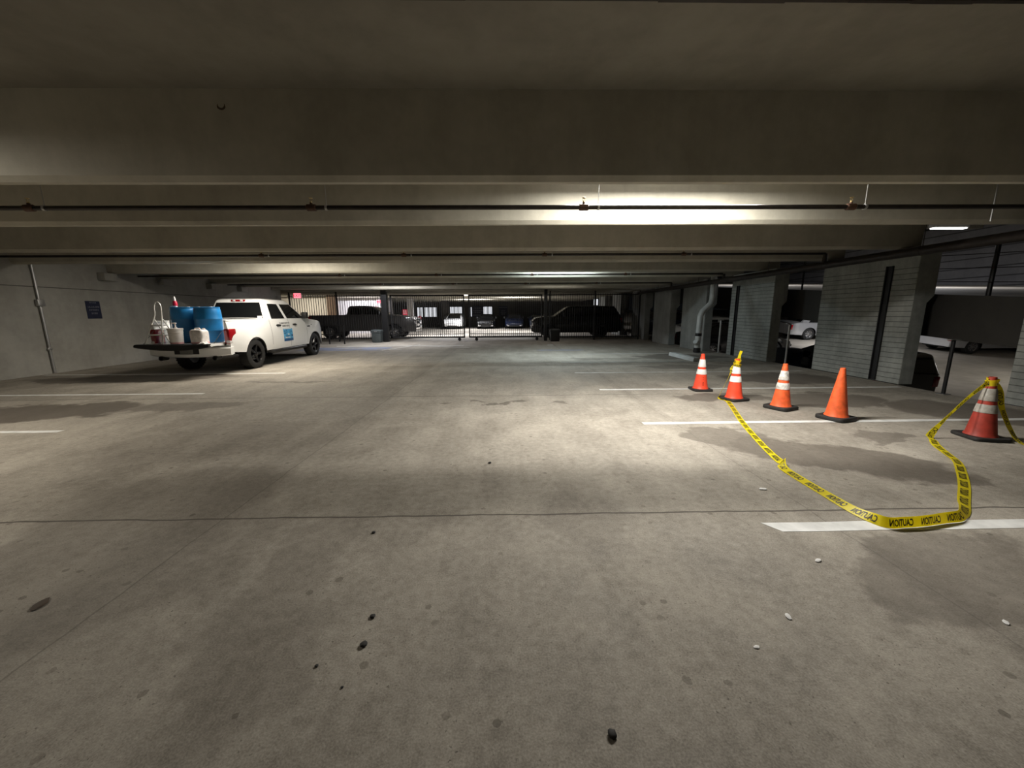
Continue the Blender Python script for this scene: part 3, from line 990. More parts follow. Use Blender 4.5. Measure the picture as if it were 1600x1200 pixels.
# drain pipe
x, y = 7.22, 14.35
m = MB()
m.tube([(x + 0.42, y, 3.5), (x + 0.42, y, 1.95), (x + 0.38, y, 1.80), (x + 0.09, y, 1.52), (x + 0.03, y, 1.36), (x, y, 0.16)], 0.105, 16)
dp = tag(m.build('drain_pipe', 'pvc'), 'pale grey drain pipe with an offset bend, behind the farthest cone', 'pipe')
MB().lathe([(0.115, 0.62), (0.118, 0.63), (0.118, 0.72), (0.115, 0.73)], (x + 0.012, y, 0), 16).build('pipe_clamp', 'steel_black', dp)
m = MB()
m.tube([(x, y, 0.30), (x - 0.09, y - 0.07, 0.38), (x - 0.14, y - 0.11, 0.42)], [0.09, 0.085, 0.085], 14)
m.build('cleanout_stub', 'pvc', dp)
MB().lathe([(0.105, 0.0), (0.13, 0.01), (0.125, 0.17), (0.107, 0.18)], (x, y, 0), 16).build('pipe_foot', 'steel_black', dp)
# wheel stop
m = MB()
m.loft([[(-0.11, 0.0), (-0.085, 0.11), (0.085, 0.11), (0.11, 0.0)]] and [[(a, yy, b) for a, b in ((-0.11, 0.0), (-0.085, 0.115), (0.085, 0.115), (0.11, 0.0))] for yy in (-0.9, 0.9)])
ws_ = m.build('wheel_stop', 'pvc', smooth=0, loc=(5.88, 12.55, 0.001))
tag(ws_, 'pale concrete wheel stop lying on the floor near the drain pipe', 'wheel stop')

# round knock-out hole on the first beam
m = MB()
m.lathe([(0.030, 0.0), (0.044, -0.003), (0.046, -0.010), (0.030, -0.012), (0.022, -0.004)], (0, 0, 0), 20, 'y')
o = m.build('anchor_hole', 'leaf', loc=(-2.57, 3.955, 3.385))
tag(o, 'round rusty anchor hole in the concrete beam overhead', 'anchor')


# ------------------------------------------------------------------ vehicles
def interp(tab, x):
    if x <= tab[0][0]:
        return tab[0][1]
    for (a, b), (c, d) in zip(tab, tab[1:]):
        if x <= c:
            t = (x - a) / (c - a)
            return b + (d - b) * t
    return tab[-1][1]


def rrect(x0, x1, hw, r, z, n=4):
    pts = []
    for cx, cy, a0 in ((x1 - r, hw - r, 0), (x0 + r, hw - r, 90), (x0 + r, -hw + r, 180), (x1 - r, -hw + r, 270)):
        for j in range(n + 1):
            a = R(a0 + 90 * j / n)
            pts.append((cx + r * math.cos(a), cy + r * math.sin(a), z))
    return pts


def wheel_prof(Rw, wd):
    h = wd / 2
    return [(Rw * 0.62, -h * 0.9), (Rw * 0.70, -h), (Rw * 0.90, -h * 0.98), (Rw * 0.975, -h * 0.82), (Rw, -h * 0.5), (Rw, h * 0.5), (Rw * 0.975, h * 0.82), (Rw * 0.90, h * 0.98), (Rw * 0.70, h), (Rw * 0.62, h * 0.9)]


def make_wheel(root, x, y, Rw, wd, side, spokes, rim_mat):
    m = MB()
    pr = wheel_prof(Rw, wd)
    m.lathe(pr + [pr[0]], (x, y, Rw), 40, 'y', cap=False)
    for k in range(30):                                   # tread blocks
        a = 2 * math.pi * k / 30
        ca, sa = math.cos(a), math.sin(a)
        b = MB().box(-Rw * 0.055, Rw * 0.055, -wd * 0.44, wd * 0.44, Rw * 0.97, Rw * 1.008)
        m.add([(x + p[0] * ca + p[2] * sa, y + p[1], Rw - p[0] * sa + p[2] * ca) for p in b.v], b.f)
    tr = m.build('tire', 'tire', root)
    q = MB()
    o = side * wd * 0.30
    q.lathe([(Rw * 0.66, y + side * wd * 0.42), (Rw * 0.64, y + side * wd * 0.47), (Rw * 0.60, y + side * wd * 0.40), (Rw * 0.58, y - side * wd * 0.3), (Rw * 0.1, y - side * wd * 0.25)], (x, 0, Rw), 32, 'y', cap=False)
    for k in range(spokes):
        a = 2 * math.pi * k / spokes + 0.3
        ca, sa = math.cos(a), math.sin(a)
        w0, w1 = Rw * 0.13, Rw * 0.09
        if spokes > 6:
            w0, w1 = Rw * 0.06, Rw * 0.05
        prof = []
        for zz, ww, yy in ((0.0, w0, 0.38), (Rw * 0.3, w0, 0.36), (Rw * 0.62, w1, 0.40)):
            prof.append([(-ww, y + side * wd * (yy - 0.14), zz), (ww, y + side * wd * (yy - 0.14), zz), (ww * 0.7, y + side * wd * yy, zz), (-ww * 0.7, y + side * wd * yy, zz)])
        rings = [[(x + p[0] * ca + p[2] * sa, p[1], Rw - p[0] * sa + p[2] * ca) for p in rg] for rg in prof]
        q.loft(rings)
    q.lathe([(Rw * 0.17, y + side * wd * 0.2), (Rw * 0.17, y + side * wd * 0.42), (Rw * 0.12, y + side * wd * 0.46)], (x, 0, Rw), 16, 'y')
    q.build('rim', rim_mat, tr)
    return tr


def vehicle(name, label, cat, P, loc, rz, group=None):
    """x forward, y to its left, origin on the ground under the rear axle"""
    root = empty(name, loc, rz, label, cat, group)
    wb, ro, fo, W, Rw = P['wb'], P['ro'], P['fo'], P['W'], P['Rw']
    sill, paint = P['sill'], P['paint']
    Ra = Rw * 1.17
    top = P['top']
    hw = W / 2
    bed = P.get('bed')
    xf = wb + fo
    xs = set()
    n = int((wb + ro + fo) / 0.07)
    for i in range(n + 1):
        xs.add(round(-ro + (wb + ro + fo) * i / n, 4))
    for t in (0.02, 0.05, 0.09, 0.14):
        xs.add(round(-ro + t, 4))
        xs.add(round(xf - t, 4))
    for xa in (0, wb):
        for j in range(0, 17):
            xs.add(round(xa + Ra * math.cos(math.pi * j / 16), 4))
    if bed:
        xs |= {bed[0], bed[1]}
    for p in top:
        xs.add(round(p[0], 4))
    xs = sorted(x for x in xs if -ro - 1e-6 <= x <= xf + 1e-6)
    xs = [x for i, x in enumerate(xs) if i == 0 or x - xs[i - 1] > 0.004]

    def zb(x):
        z = sill + P.get('rise_f', 0.06) * max(0, (x - wb) / fo) + P.get('rise_r', 0.06) * max(0, -x / ro)
        for xa in (0, wb):
            d = Ra * Ra - (x - xa) ** 2
            if d >= 0:
                z = max(z, Rw + math.sqrt(d) * 0.98)
        return z

    def ztop(x):
        return interp(top, x)

    def yw(x, z):
        f = max(0, (x - (wb + 0.1)) / (fo - 0.1))
        b = max(0, (-x - 0.4) / max(0.1, ro - 0.4))
        k = 1 - P.get('nose', 0.2) * f ** 3 - P.get('tail', 0.08) * b ** 3
        zm = P.get('zm', 0.72)
        if z > zm:
            k -= 0.055 * ((z - zm) / 0.5) ** 2
        else:
            k -= 0.05 * ((zm - z) / 0.45) ** 2
        fl = 0
        for xa in (0, wb):
            d = math.hypot(x - xa, z - Rw)
            if Ra * 0.9 < d < Ra * 1.35:
                fl = max(fl, 0.018 * (1 - (d - Ra) / (Ra * 0.35)) if d > Ra else 0.018)
        return hw * k + fl
    rows = 9
    m = MB()
    cols = {1: [], -1: []}
    for sgn in (1, -1):
        for x in xs:
            a, b = zb(x), ztop(x)
            cols[sgn].append([(x, sgn * yw(x, a + (b - a) * j / rows), a + (b - a) * j / rows) for j in range(rows + 1)])
        m.loft(cols[sgn], closed=False)
    # top skin
    for i in range(len(xs) - 1):
        x0, x1 = xs[i], xs[i + 1]
        A, B = cols[1][i][-1], cols[1][i + 1][-1]
        if bed and x0 >= bed[0] - 1e-6 and x1 <= bed[1] + 1e-6:
            inn = hw - 0.13
            for sg in (1, -1):
                a0, b0 = (x0, sg * A[1], A[2]), (x1, sg * B[1], B[2])
                m.add([a0, b0, (x1, sg * (inn + .02), B[2] + 0.012), (x0, sg * (inn + .02), A[2] + 0.012), (x1, sg * inn, B[2] - 0.03), (x0, sg * inn, A[2] - 0.03), (x1, sg * inn, bed[2]), (x0, sg * inn, bed[2])],
                      [(0, 1, 2, 3), (3, 2, 4, 5), (5, 4, 6, 7)])
            m.add([(x0, inn, bed[2]), (x1, inn, bed[2]), (x1, -inn, bed[2]), (x0, -inn, bed[2])], [(0, 1, 2, 3)])
        else:
            ks = [1, 0.93, 0.8, 0.55, 0.25, 0, -0.25, -0.55, -0.8, -0.93, -1]
            cr_ = [0, 0.018, 0.03, 0.042, 0.05, 0.052, 0.05, 0.042, 0.03, 0.018, 0]
            ra = [(x0, A[1] * k_, A[2] + c_ * P.get('crown', 1)) for k_, c_ in zip(ks, cr_)]
            rb = [(x1, B[1] * k_, B[2] + c_ * P.get('crown', 1)) for k_, c_ in zip(ks, cr_)]
            m.loft([ra, rb], closed=False)
    # front end, slightly crowned
    L_, R_ = cols[1][-1], cols[-1][-1]
    for j in range(rows):
        m.quad(L_[j], L_[j + 1], R_[j + 1], R_[j])
    L_, R_ = cols[1][0], cols[-1][0]
    if bed:
        inn = hw - 0.13
        for j in range(rows):
            for Q, sg in ((L_, 1), (R_, -1)):
                if Q[j + 1][2] > bed[2] - 0.02:
                    z0 = max(Q[j][2], bed[2] - 0.25)
                    m.quad(Q[j], Q[j + 1], (Q[j][0], sg * inn, Q[j + 1][2]), (Q[j][0], sg * inn, Q[j][2]))
                else:
                    m.quad(L_[j], L_[j + 1], R_[j + 1], R_[j]) if sg == 1 else None
        # front wall of the bed
        z1 = ztop(bed[1] - 0.01)
        m.add([(bed[1], inn, bed[2]), (bed[1], -inn, bed[2]), (bed[1], -inn, z1 + 0.03), (bed[1], inn, z1 + 0.03)], [(0, 1, 2, 3)])
    else:
        for j in range(rows):
            m.quad(L_[j], L_[j + 1], R_[j + 1], R_[j])
    body = m.build('body', paint, root, smooth=28)
    # underside, wheel housings
    u = MB()
    u.box(-ro + 0.15, xf - 0.15, -hw + 0.36, hw - 0.36, sill - 0.02, min(0.78, ztop(0) - 0.12))
    u.build('underbody', 'trim', root, smooth=0)
    if P.get('wheels', True):
        for x in (0, wb):
            for sd in (1, -1):
                make_wheel(root, x, sd * (hw - P['ww'] / 2 - 0.015), Rw, P['ww'], sd, P.get('spokes', 5), P.get('rim', 'rim_silver'))
    # greenhouse
    g = P['gh']
    b0, b1, t0, t1, zb_, zr, wb_, wr = g
    rings = []
    for f in (-0.06, 0.0, 0.5, 0.92):
        rings.append(rrect(b0 + (t0 - b0) * f, b1 + (t1 - b1) * f, wb_ + (wr - wb_) * f, 0.10, zb_ + (zr - zb_) * f))
    rings.append(rrect(t0 + 0.02, t1 - 0.05, wr - 0.015, 0.10, zb_ + (zr - zb_) * 1.0))
    rings.append(rrect(t0 + 0.10, t1 - 0.18, wr - 0.10, 0.10, zr + 0.028))
    rings.append(rrect(t0 + 0.35, t1 - 0.45, wr - 0.32, 0.10, zr + 0.045))
    MB().loft(rings).build('cab', paint, root, smooth=30)
    H = zr - zb_

    def sp(x, t, sd, o=0.0):
        return (x, sd * (wb_ + (wr - wb_) * t + o), zb_ + H * t)

    def fx(t):
        return b1 + (t1 - b1) * t

    def bx(t):
        return b0 + (t0 - b0) * t
    for sd in (1, -1):
        for (xa, xb, ta, tb_, fr) in P['side_win']:
            # xa, xb at the belt; fr: lean of rear edge, lean of front edge
            lo, hi = ta, tb_
            q = []
            x_lo0, x_lo1 = xa, xb
            x_hi0, x_hi1 = xa + fr[0], xb + fr[1]
            A = [(x_lo0, lo), (x_lo1, lo), (x_hi1, hi), (x_hi0, hi)]
            mm = MB()
            out = [sp(x, t, sd, 0.007) for x, t in A]
            inn = [sp(x, t, sd, -0.01) for x, t in A]
            mm.add(out + inn, [(0, 1, 2, 3), (7, 6, 5, 4), (0, 4, 5, 1), (1, 5, 6, 2), (2, 6, 7, 3), (3, 7, 4, 0)])
            mm.build('side_window', 'glass', root, smooth=0)
    for nm, fn, o in (('windshield', fx, 0.008), ('rear_window', bx, -0.008)):
        if nm == 'rear_window' and P.get('no_rear'):
            continue
        a, b = 0.06, 0.86
        qa = (wb_ + (wr - wb_) * a) - 0.10
        qb = (wb_ + (wr - wb_) * b) - 0.10
        A = [(fn(a) + o, -qa, zb_ + H * a), (fn(a) + o, qa, zb_ + H * a), (fn(b) + o, qb, zb_ + H * b), (fn(b) + o, -qb, zb_ + H * b)]
        B = [(p[0] - o * 2.5, p[1], p[2]) for p in A]
        MB().add(A + B, [(0, 1, 2, 3), (7, 6, 5, 4), (0, 4, 5, 1), (1, 5, 6, 2), (2, 6, 7, 3), (3, 7, 4, 0)]).build(nm, 'glass', root, smooth=0)
    # head lamps and grille
    if P.get('front', True):
        zt_ = ztop(xf - 0.02)
        yw_ = yw(xf - 0.06, zt_ - 0.15)
        MB().bbox(xf - 0.05, xf + 0.02, -yw_ * 0.62, yw_ * 0.62, zt_ - 0.36, zt_ - 0.06, 0.02).build('grille', P.get('grille', 'trim'), root)
        for sd in (1, -1):
            MB().bbox(xf - 0.16, xf + 0.012, min(sd * yw_ * 0.66, sd * yw_ * 1.0), max(sd * yw_ * 0.66, sd * yw_ * 1.0), zt_ - 0.28, zt_ - 0.08, 0.03).build('headlight', 'clear_lens', root)
        MB().bbox(xf - 0.12, xf + 0.04, -yw_ * 0.97, yw_ * 0.97, sill + 0.08, sill + 0.30, 0.04).build('front_bumper', P.get('bumper', paint), root)
    if P.get('mirror', True):
        mx = P['mirror'] if not isinstance(P.get('mirror'), bool) and P.get('mirror') else b1 - 0.45
        for sd in (1, -1):
            y0 = sd * (wb_ + 0.0)
            y1 = sd * (wb_ + 0.24)
            MB().bbox(mx - 0.06, mx + 0.07, min(y0 + sd * .05, y1), max(y0 + sd * .05, y1), zb_ + 0.02, zb_ + 0.24, 0.03).build('mirror', 'trim', root)
    if P.get('tail_lights', True):
        zt_ = ztop(-ro + 0.02)
        for sd in (1, -1):
            y1 = sd * (yw(-ro + 0.06, zt_ - 0.2) + 0.004)
            y0 = y1 - sd * 0.17
            MB().bbox(-ro - 0.012, -ro + 0.18, min(y0, y1), max(y0, y1), zt_ - 0.34, zt_ - 0.05, 0.025).build('tail_light', 'red_lens', root)
    return root, dict(yw=yw, ztop=ztop, zb=zb, hw=hw, xf=xf, sp=sp)


PICKUP = dict(wb=3.57, ro=1.03, fo=0.98, W=1.99, Rw=0.412, ww=0.275, sill=0.46, paint='white_paint', zm=0.80,
              top=[(-1.03, 1.325), (0.74, 1.35), (0.80, 1.37), (3.05, 1.37), (3.25, 1.345), (4.0, 1.27), (4.35, 1.20), (4.55, 1.08)],
              bed=(-1.03, 0.72, 0.81), gh=(0.80, 3.22, 1.02, 2.38, 1.34, 1.955, 0.90, 0.70), tail=0.02, nose=0.22, rise_r=0.10, rise_f=-0.06,
              side_win=[(1.06, 1.80, 0.06, 0.80, (0.10, -0.13)), (1.95, 3.02, 0.06, 0.80, (-0.13, -0.60))], rim='rim_black', spokes=5, bumper='white_paint', tail_lights=False, mirror=2.82)
PX, PY = -8.05, 11.02
truck, TI = vehicle('pickup_truck', 'white crew cab pickup with its tailgate down, loaded with blue drums', 'pickup truck', PICKUP, (PX, PY, 0), R(91.3))
# --- rear end details of the white pickup
tg = MB()
ring = []
ZT = 0.80
E0 = -1.67
for yy in (-0.84, -0.81, -0.6, -0.3, 0, 0.3, 0.6, 0.81, 0.84):
    e = 1 - (abs(yy) / 0.86) ** 2
    d = 0.055 + 0.075 * e
    sx = 0.05 if abs(yy) > 0.82 else 0
    ring.append([(-1.05, yy, ZT + .005), (E0 + .12, yy, ZT + .005), (E0 + .06 + sx, yy, ZT), (E0 + .03 + sx, yy, ZT - .02), (E0 + .03 + sx, yy, ZT - d * 0.75), (E0 + .07 + sx, yy, ZT - d), (-1.30, yy, ZT - d * 0.9), (-1.05, yy, ZT - 0.07)])
tg.loft(ring)
tgo = tg.build('tailgate', 'white_paint', truck)
cap = MB()
ring = []
for yy in (-0.87, -0.84, -0.6, -0.3, 0, 0.3, 0.6, 0.84, 0.87):
    e = 1 - (abs(yy) / 0.89) ** 2
    d = 0.06 + 0.08 * e
    ring.append([(E0 + .10, yy, ZT + .004), (E0 + .10, yy, ZT + .012), (E0 + .04, yy, ZT + .010), (E0 + .01, yy, ZT - .01), (E0, yy, ZT - d * 0.8), (E0 + .04, yy, ZT - d - .006), (E0 + .10, yy, ZT - d - .004), (E0 + .06, yy, ZT - .02)])
cap.loft(ring)
cap.build('edge_cap', 'trim', tgo)
for sd in (1, -1):
    MB().tube([(-1.07, sd * 0.845, 1.12), (-1.42, sd * 0.835, 0.81)], 0.006, 6).build('tailgate_cable', 'trim', tgo)
bm_ = MB()
ring = []
for yy in (-1.0, -0.96, -0.80, -0.4, 0, 0.4, 0.80, 0.96, 1.0):
    bk = -1.36 + 0.12 * (abs(yy) / 1.0) ** 4
    zl = 0.44 + 0.05 * (abs(yy) / 0.985) ** 2
    ring.append([(-1.10, yy, zl + 0.02), (bk + 0.03, yy, zl), (bk, yy, zl + 0.03), (bk, yy, 0.66), (bk + 0.03, yy, 0.695), (-1.10, yy, 0.70)])
bm_.loft(ring)
bo = bm_.build('rear_bumper', 'white_paint', truck, loc=(0.14, 0, 0))
MB().bbox(-1.372, -1.355, -0.30, 0.30, 0.53, 0.66, 0.006).build('plate_recess', 'trim', bo)
MB().bbox(-1.378, -1.371, -0.16, 0.16, 0.54, 0.645, 0.003, 1).build('licence_plate', 'board', bo)
for sd in (1, -1):
    MB().lathe([(0.052, -1.16), (0.058, -1.36), (0.050, -1.365), (0.040, -1.30)], (0, sd * 0.66, 0.425), 20, 'x').build('exhaust_tip', 'trim', truck, loc=(0.14, 0, 0))
for sd in (1, -1):
    yy = sd * (TI['yw'](-1.0, 1.0) + 0.010)
    m = MB()
    m.bbox(-1.19, -0.90, min(yy, yy - sd * 0.14), max(yy, yy - sd * 0.14), 0.76, 1.15, 0.03, 3)
    tl = m.build('tail_light', 'red_lens', truck, loc=(0.14, 0, 0))
    MB().bbox(-1.195, -0.93, min(yy + sd * .003, yy - sd * 0.10), max(yy + sd * .003, yy - sd * 0.10), 0.775, 0.86, 0.02).build('reverse_lens', 'clear_lens', tl)
# rail caps of the bed
for sd in (1, -1):
    yy = sd * (TI['hw'] - 0.115)
    MB().bbox(-1.02, 0.70, min(yy - .035, yy + .035), max(yy - .035, yy + .035), 1.335, 1.368, 0.008).build('bed_rail_cap', 'white_paint', truck)
# third brake light
m = MB().bbox(0.985, 1.06, -0.20, 0.20, 1.895, 1.955, 0.01)
bl = m.build('brake_light', 'red_lens', truck)
for sd in (1, -1):
    MB().bbox(0.975, 1.04, min(sd * 0.07, sd * 0.15), max(sd * 0.07, sd * 0.15), 1.90, 1.95, 0.008).build('cargo_lamp', 'clear_lens', bl)
MB().bbox(0.812, 0.822, -0.76, -0.62, 1.375, 1.47, 0.002, 1).build('window_sticker', 'white_plastic', truck)
# running boards, handles, door seams, badge
for sd in (1, -1):
    yy = sd * 0.97
    m = MB()
    m.tube([(0.72, sd * 0.86, 0.44), (0.82, yy, 0.40), (2.85, yy, 0.40), (2.95, sd * 0.86, 0.44)], 0.055, 12)
    m.build('running_board', 'trim', truck)
    for hx in (1.27, 2.24):
        z = 1.17
        yo = sd * (TI['yw'](hx, z) + 0.02)
        h_ = MB().tube([(hx - 0.11, yo - sd * 0.03, z), (hx - 0.09, yo, z), (hx + 0.09, yo, z + 0.005), (hx + 0.11, yo - sd * 0.03, z + 0.005)], 0.020, 10)
        ho = h_.build('door_handle', 'trim', truck)
        MB().bbox(hx - 0.09, hx + 0.09, min(yo - sd * .04, yo - sd * .016), max(yo - sd * .04, yo - sd * .016), z - 0.075, z + 0.035, 0.008).build('handle_recess', 'trim', ho)
    sm = MB()
    for sx, lean in ((0.84, 0.0), (1.90, 0.0), (3.03, 0.02)):
        for j in range(8):
            za, zb2 = 0.50 + 0.86 * j / 8, 0.50 + 0.86 * (j + 1) / 8
            if sx == 0.84 and j < 1:
                continue
            ya, yb = sd * (TI['yw'](sx, za) + 0.0015), sd * (TI['yw'](sx, zb2) + 0.0015)
            sm.add([(sx - 0.005, ya, za), (sx + 0.005, ya, za), (sx + 0.005, yb, zb2), (sx - 0.005, yb, zb2)], [(0, 1, 2, 3)])
    sm.build('door_seam', 'trim', truck, smooth=0)
    bx_ = MB()
    yo = sd * (TI['yw'](3.10, 1.10) + 0.004)
    bx_.bbox(3.08, 3.30, min(yo, yo - sd * .02), max(yo, yo - sd * .02), 1.02, 1.11, 0.005, 1)
    yo = sd * (TI['yw'](3.42, 1.15) + 0.004)
    bx_.bbox(3.38, 3.47, min(yo, yo - sd * .02), max(yo, yo - sd * .02), 1.12, 1.15, 0.005, 1)
    bx_.build('fender_badge', 'trim', truck)
    for xa in (0, 3.57):
        lp = MB()
        lp.tube([(xa + 0.475 * math.cos(R(a)), sd * (0.985 if xa == 0 else 0.98), 0.412 + 0.468 * math.sin(R(a))) for a in range(-4, 185, 8)], 0.014, 6)
        lp.build('arch_lip', 'trim', truck)


def on_side(x, z, off=0.004, sd=-1):
    return (x, sd * (TI['yw'](x, z) + off), z)


mg = MB()
nx, nz = 6, 6
vs = [on_side(1.46 + 0.56 * i / nx, 0.66 + 0.40 * j / nz) for i in range(nx + 1) for j in range(nz + 1)]
mg.add(vs, [(i * (nz + 1) + j, (i + 1) * (nz + 1) + j, (i + 1) * (nz + 1) + j + 1, i * (nz + 1) + j + 1) for i in range(nx) for j in range(nz)])
mgo = mg.build('door_sign', 'magnet_blue', truck)
mk = MB()
for (x0, x1, z0, z1) in [(1.46, 2.02, 0.66, 0.735), (1.50, 1.62, 0.90, 0.925), (1.56, 1.78, 0.805, 0.825), (1.90, 2.0, 0.80, 0.86), (1.86, 1.98, 0.955, 0.975), (1.47, 1.6, 0.965, 0.98), (1.64, 1.675, 0.90, 1.03)]:
    mk.quad(on_side(x0, z0, .006), on_side(x1, z0, .006), on_side(x1, z1, .006), on_side(x0, z1, .006))
mk.build('sign_print', 'magnet_dark', mgo, smooth=0)
wt = MB()
for (x0, x1, z0, z1) in [(1.54, 1.66, 0.755, 0.79), (1.68, 1.84, 0.76, 0.785), (1.70, 1.80, 0.86, 0.89), (1.5, 1.96, 1.04, 1.055)]:
    wt.quad(on_side(x0, z0, .007), on_side(x1, z0, .007), on_side(x1, z1, .007), on_side(x0, z1, .007))
wt.build('sign_highlight', 'white_plastic', mgo, smooth=0)
tx = MB()
random.seed(3)
for (xa, xb, z0, hh) in [(1.36, 1.92, 1.215, 0.042), (1.48, 1.90, 1.12, 0.044)]:
    x = xa
    while x < xb:                       # short worn strokes, not legible at this size in the photograph either
        ww = random.uniform(0.020, 0.032)
        tx.quad(on_side(x, z0, .004), on_side(x + 0.013, z0, .004), on_side(x + 0.013, z0 + hh, .004), on_side(x, z0 + hh, .004))
        zz = z0 + random.choice((0.0, hh * 0.4, hh * 0.78))
        tx.quad(on_side(x, zz, .004), on_side(x + ww, zz, .004), on_side(x + ww, zz + 0.014, .004), on_side(x, zz + 0.014, .004))
        if random.random() < 0.6:
            tx.quad(on_side(x + ww - .012, z0, .004), on_side(x + ww, z0, .004), on_side(x + ww, z0 + hh, .004), on_side(x + ww - .012, z0 + hh, .004))
        x += ww + 0.012
tx.build('door_lettering', 'ink', truck, smooth=0)


def tw(lx, ly, z):                      # pickup coordinates to the world
    return (PX - ly, PY + lx, z)


# ------------------------------------------------------------------ load of the pickup
def drum(loc, label):
    root = empty('plastic_drum', loc, 0, label, 'drum', 'blue drums in the pickup bed')
    m = MB()
    pr = [(0.262, 0.0), (0.278, 0.012), (0.284, 0.05), (0.290, 0.22)]
    for z in (0.30, 0.59):
        pr += [(0.291, z - 0.03), (0.297, z - 0.015), (0.299, z), (0.297, z + 0.015), (0.291, z + 0.03)]
    pr += [(0.288, 0.72), (0.278, 0.82), (0.268, 0.855), (0.272, 0.862), (0.276, 0.872), (0.276, 0.888), (0.266, 0.892), (0.258, 0.880), (0.25, 0.872), (0.02, 0.872)]
    m.lathe(pr, n=48)
    m.build('drum_body', 'barrel', root)
    for x in (-0.16, 0.16):
        MB().lathe([(0.036, 0.868), (0.036, 0.892), (0.030, 0.898)], (x, -0.05, 0), 16).build('bung', 'white_plastic', root)
    return root


BF = 0.812
DR = tw(-0.90, 0.325 - 0.62, BF)
DL = tw(-0.86, 0.385, BF)
drum((-7.625, 10.14, BF), 'blue plastic drum in the bed nearest the red tail light')
drum((-8.26, 10.22, BF), 'blue plastic drum with the red pump on top, beside the ladder')
# hand pump on the drum
dx, dy, dz = -8.42, 10.16, BF + 0.8725
root = empty('drum_pump', (dx, dy, dz), 0, 'red and white hand pump with a hose on top of a blue drum', 'pump')
MB().lathe([(0.034, 0), (0.040, 0.01), (0.040, 0.05), (0.034, 0.055)], n=18).build('pump_collar', 'white_plastic', root)
MB().lathe([(0.048, 0.055), (0.052, 0.06), (0.050, 0.085), (0.047, 0.15), (0.036, 0.175)], n=20).build('pump_body', 'red_plastic', root)
MB().lathe([(0.028, 0.17), (0.026, 0.24), (0.014, 0.285), (0.006, 0.29)], n=16).build('pump_cap', 'white_plastic', root)
MB().tube([(0, 0, 0.03), (-0.06, -0.03, 0.055), (-0.115, -0.05, 0.02), (-0.135, -0.06, -0.10), (-0.14, -0.065, -0.4), (-0.145, -0.07, -0.60)], 0.016, 10).build('hose', 'alu', root)
# pail with pump
root = empty('plastic_pail', (-8.04, 9.58, BF), 0, 'white plastic pail with a push pump, standing on the tailgate', 'pail')
MB().lathe([(0.128, 0.0), (0.132, 0.01), (0.146, 0.27), (0.153, 0.272), (0.153, 0.285), (0.147, 0.287), (0.149, 0.335), (0.156, 0.337), (0.156, 0.352), (0.148, 0.356)], n=36).build('pail_body', 'pail', root)
MB().lathe([(0.150, 0.352), (0.157, 0.354), (0.157, 0.372), (0.148, 0.378), (0.02, 0.374)], n=36).build('lid', 'pail', root)
MB().lathe([(0.1295, 0.0015), (0.1335, 0.006), (0.1348, 0.04), (0.131, 0.044)], n=36, cap=False).build('pink_band', 'pink', root)
m = MB()
m.lathe([(0.030, 0.374), (0.032, 0.40), (0.015, 0.405), (0.014, 0.48), (0.028, 0.487), (0.030, 0.505), (0.018, 0.512)], (0.02, 0, 0), n=16)
m.tube([(0.02, 0, 0.495), (-0.03, -0.02, 0.50), (-0.05, -0.03, 0.485)], 0.010, 8)
m.build('push_pump', 'white_plastic', root)
# jug
root = empty('plastic_jug', (-7.49, 9.60, BF - .004), R(-4), 'milky white square jug standing on the tailgate', 'jug')
m = MB()
rings = []
for z, sx, sy in ((0.0, 0.86, 0.86), (0.02, 0.95, 0.95), (0.05, 0.97, 0.97), (0.20, 1, 1), (0.28, 0.99, 0.99), (0.315, 0.93, 0.93), (0.34, 0.80, 0.82), (0.348, 0.66, 0.7)):
    rings.append(rrect(-0.165 * sx, 0.165 * sx, 0.13 * sy, 0.06 * min(sx, sy), z))
m.loft(rings)
m.build('jug_body', 'jug', root)
MB().lathe([(0.035, 0.345), (0.036, 0.372), (0.030, 0.376)], (0.09, 0.04, 0), 16).build('jug_cap', 'jug', root)
MB().tube([(-0.10, 0.0, 0.338), (-0.09, 0, 0.372), (0.02, 0, 0.376), (0.05, 0, 0.343)], 0.016, 10).build('jug_handle', 'jug', root)
MB().loft([rrect(-0.1615, 0.1615, 0.1265, 0.058, 0.012), rrect(-0.164, 0.164, 0.129, 0.058, 0.045)], True, False).build('pink_band', 'pink', root)
# step ladder
root = empty('step_ladder', (-8.45, 9.60, BF), 0, 'white step ladder with a hoop handle, unfolded on the tailgate', 'ladder')
fr = MB()
L0, L1 = (-0.235, -0.16, 0.012), (0.185, -0.16, 0.012)
top_l, top_r = (-0.085, 0.05, 0.68), (0.085, 0.05, 0.68)
pts = [L0, (-0.16, -0.055, 0.35), top_l, (-0.08, 0.065, 0.86), (-0.06, 0.075, 0.965), (0.0, 0.08, 1.01), (0.06, 0.075, 0.965), (0.083, 0.065, 0.86), top_r, (0.135, -0.055, 0.35), L1]
fr.tube(catmull([tuple(p) for p in pts], 4), 0.014, 10)
fr.build('front_frame', 'alu', root)
rr = MB()
rr.tube([(-0.10, 0.045, 0.60), (0.02, 0.23, 0.015)], 0.012, 8)
rr.tube([(0.10, 0.045, 0.60), (0.24, 0.23, 0.015)], 0.012, 8)
rr.tube([(0.02 - 0.04, 0.17, 0.20), (0.24 - 0.05, 0.17, 0.20)], 0.009, 8)
rr.build('rear_frame', 'alu', root)
for z, hwid in ((0.22, 0.165), (0.45, 0.125)):
    f_ = z / 0.68
    yc = -0.16 + 0.21 * f_
    xc = -0.025 * (1 - f_)
    MB().bbox(xc - hwid, xc + hwid, yc - 0.02, yc + 0.09, z - 0.012, z + 0.012, 0.005).build('step', 'alu', root)
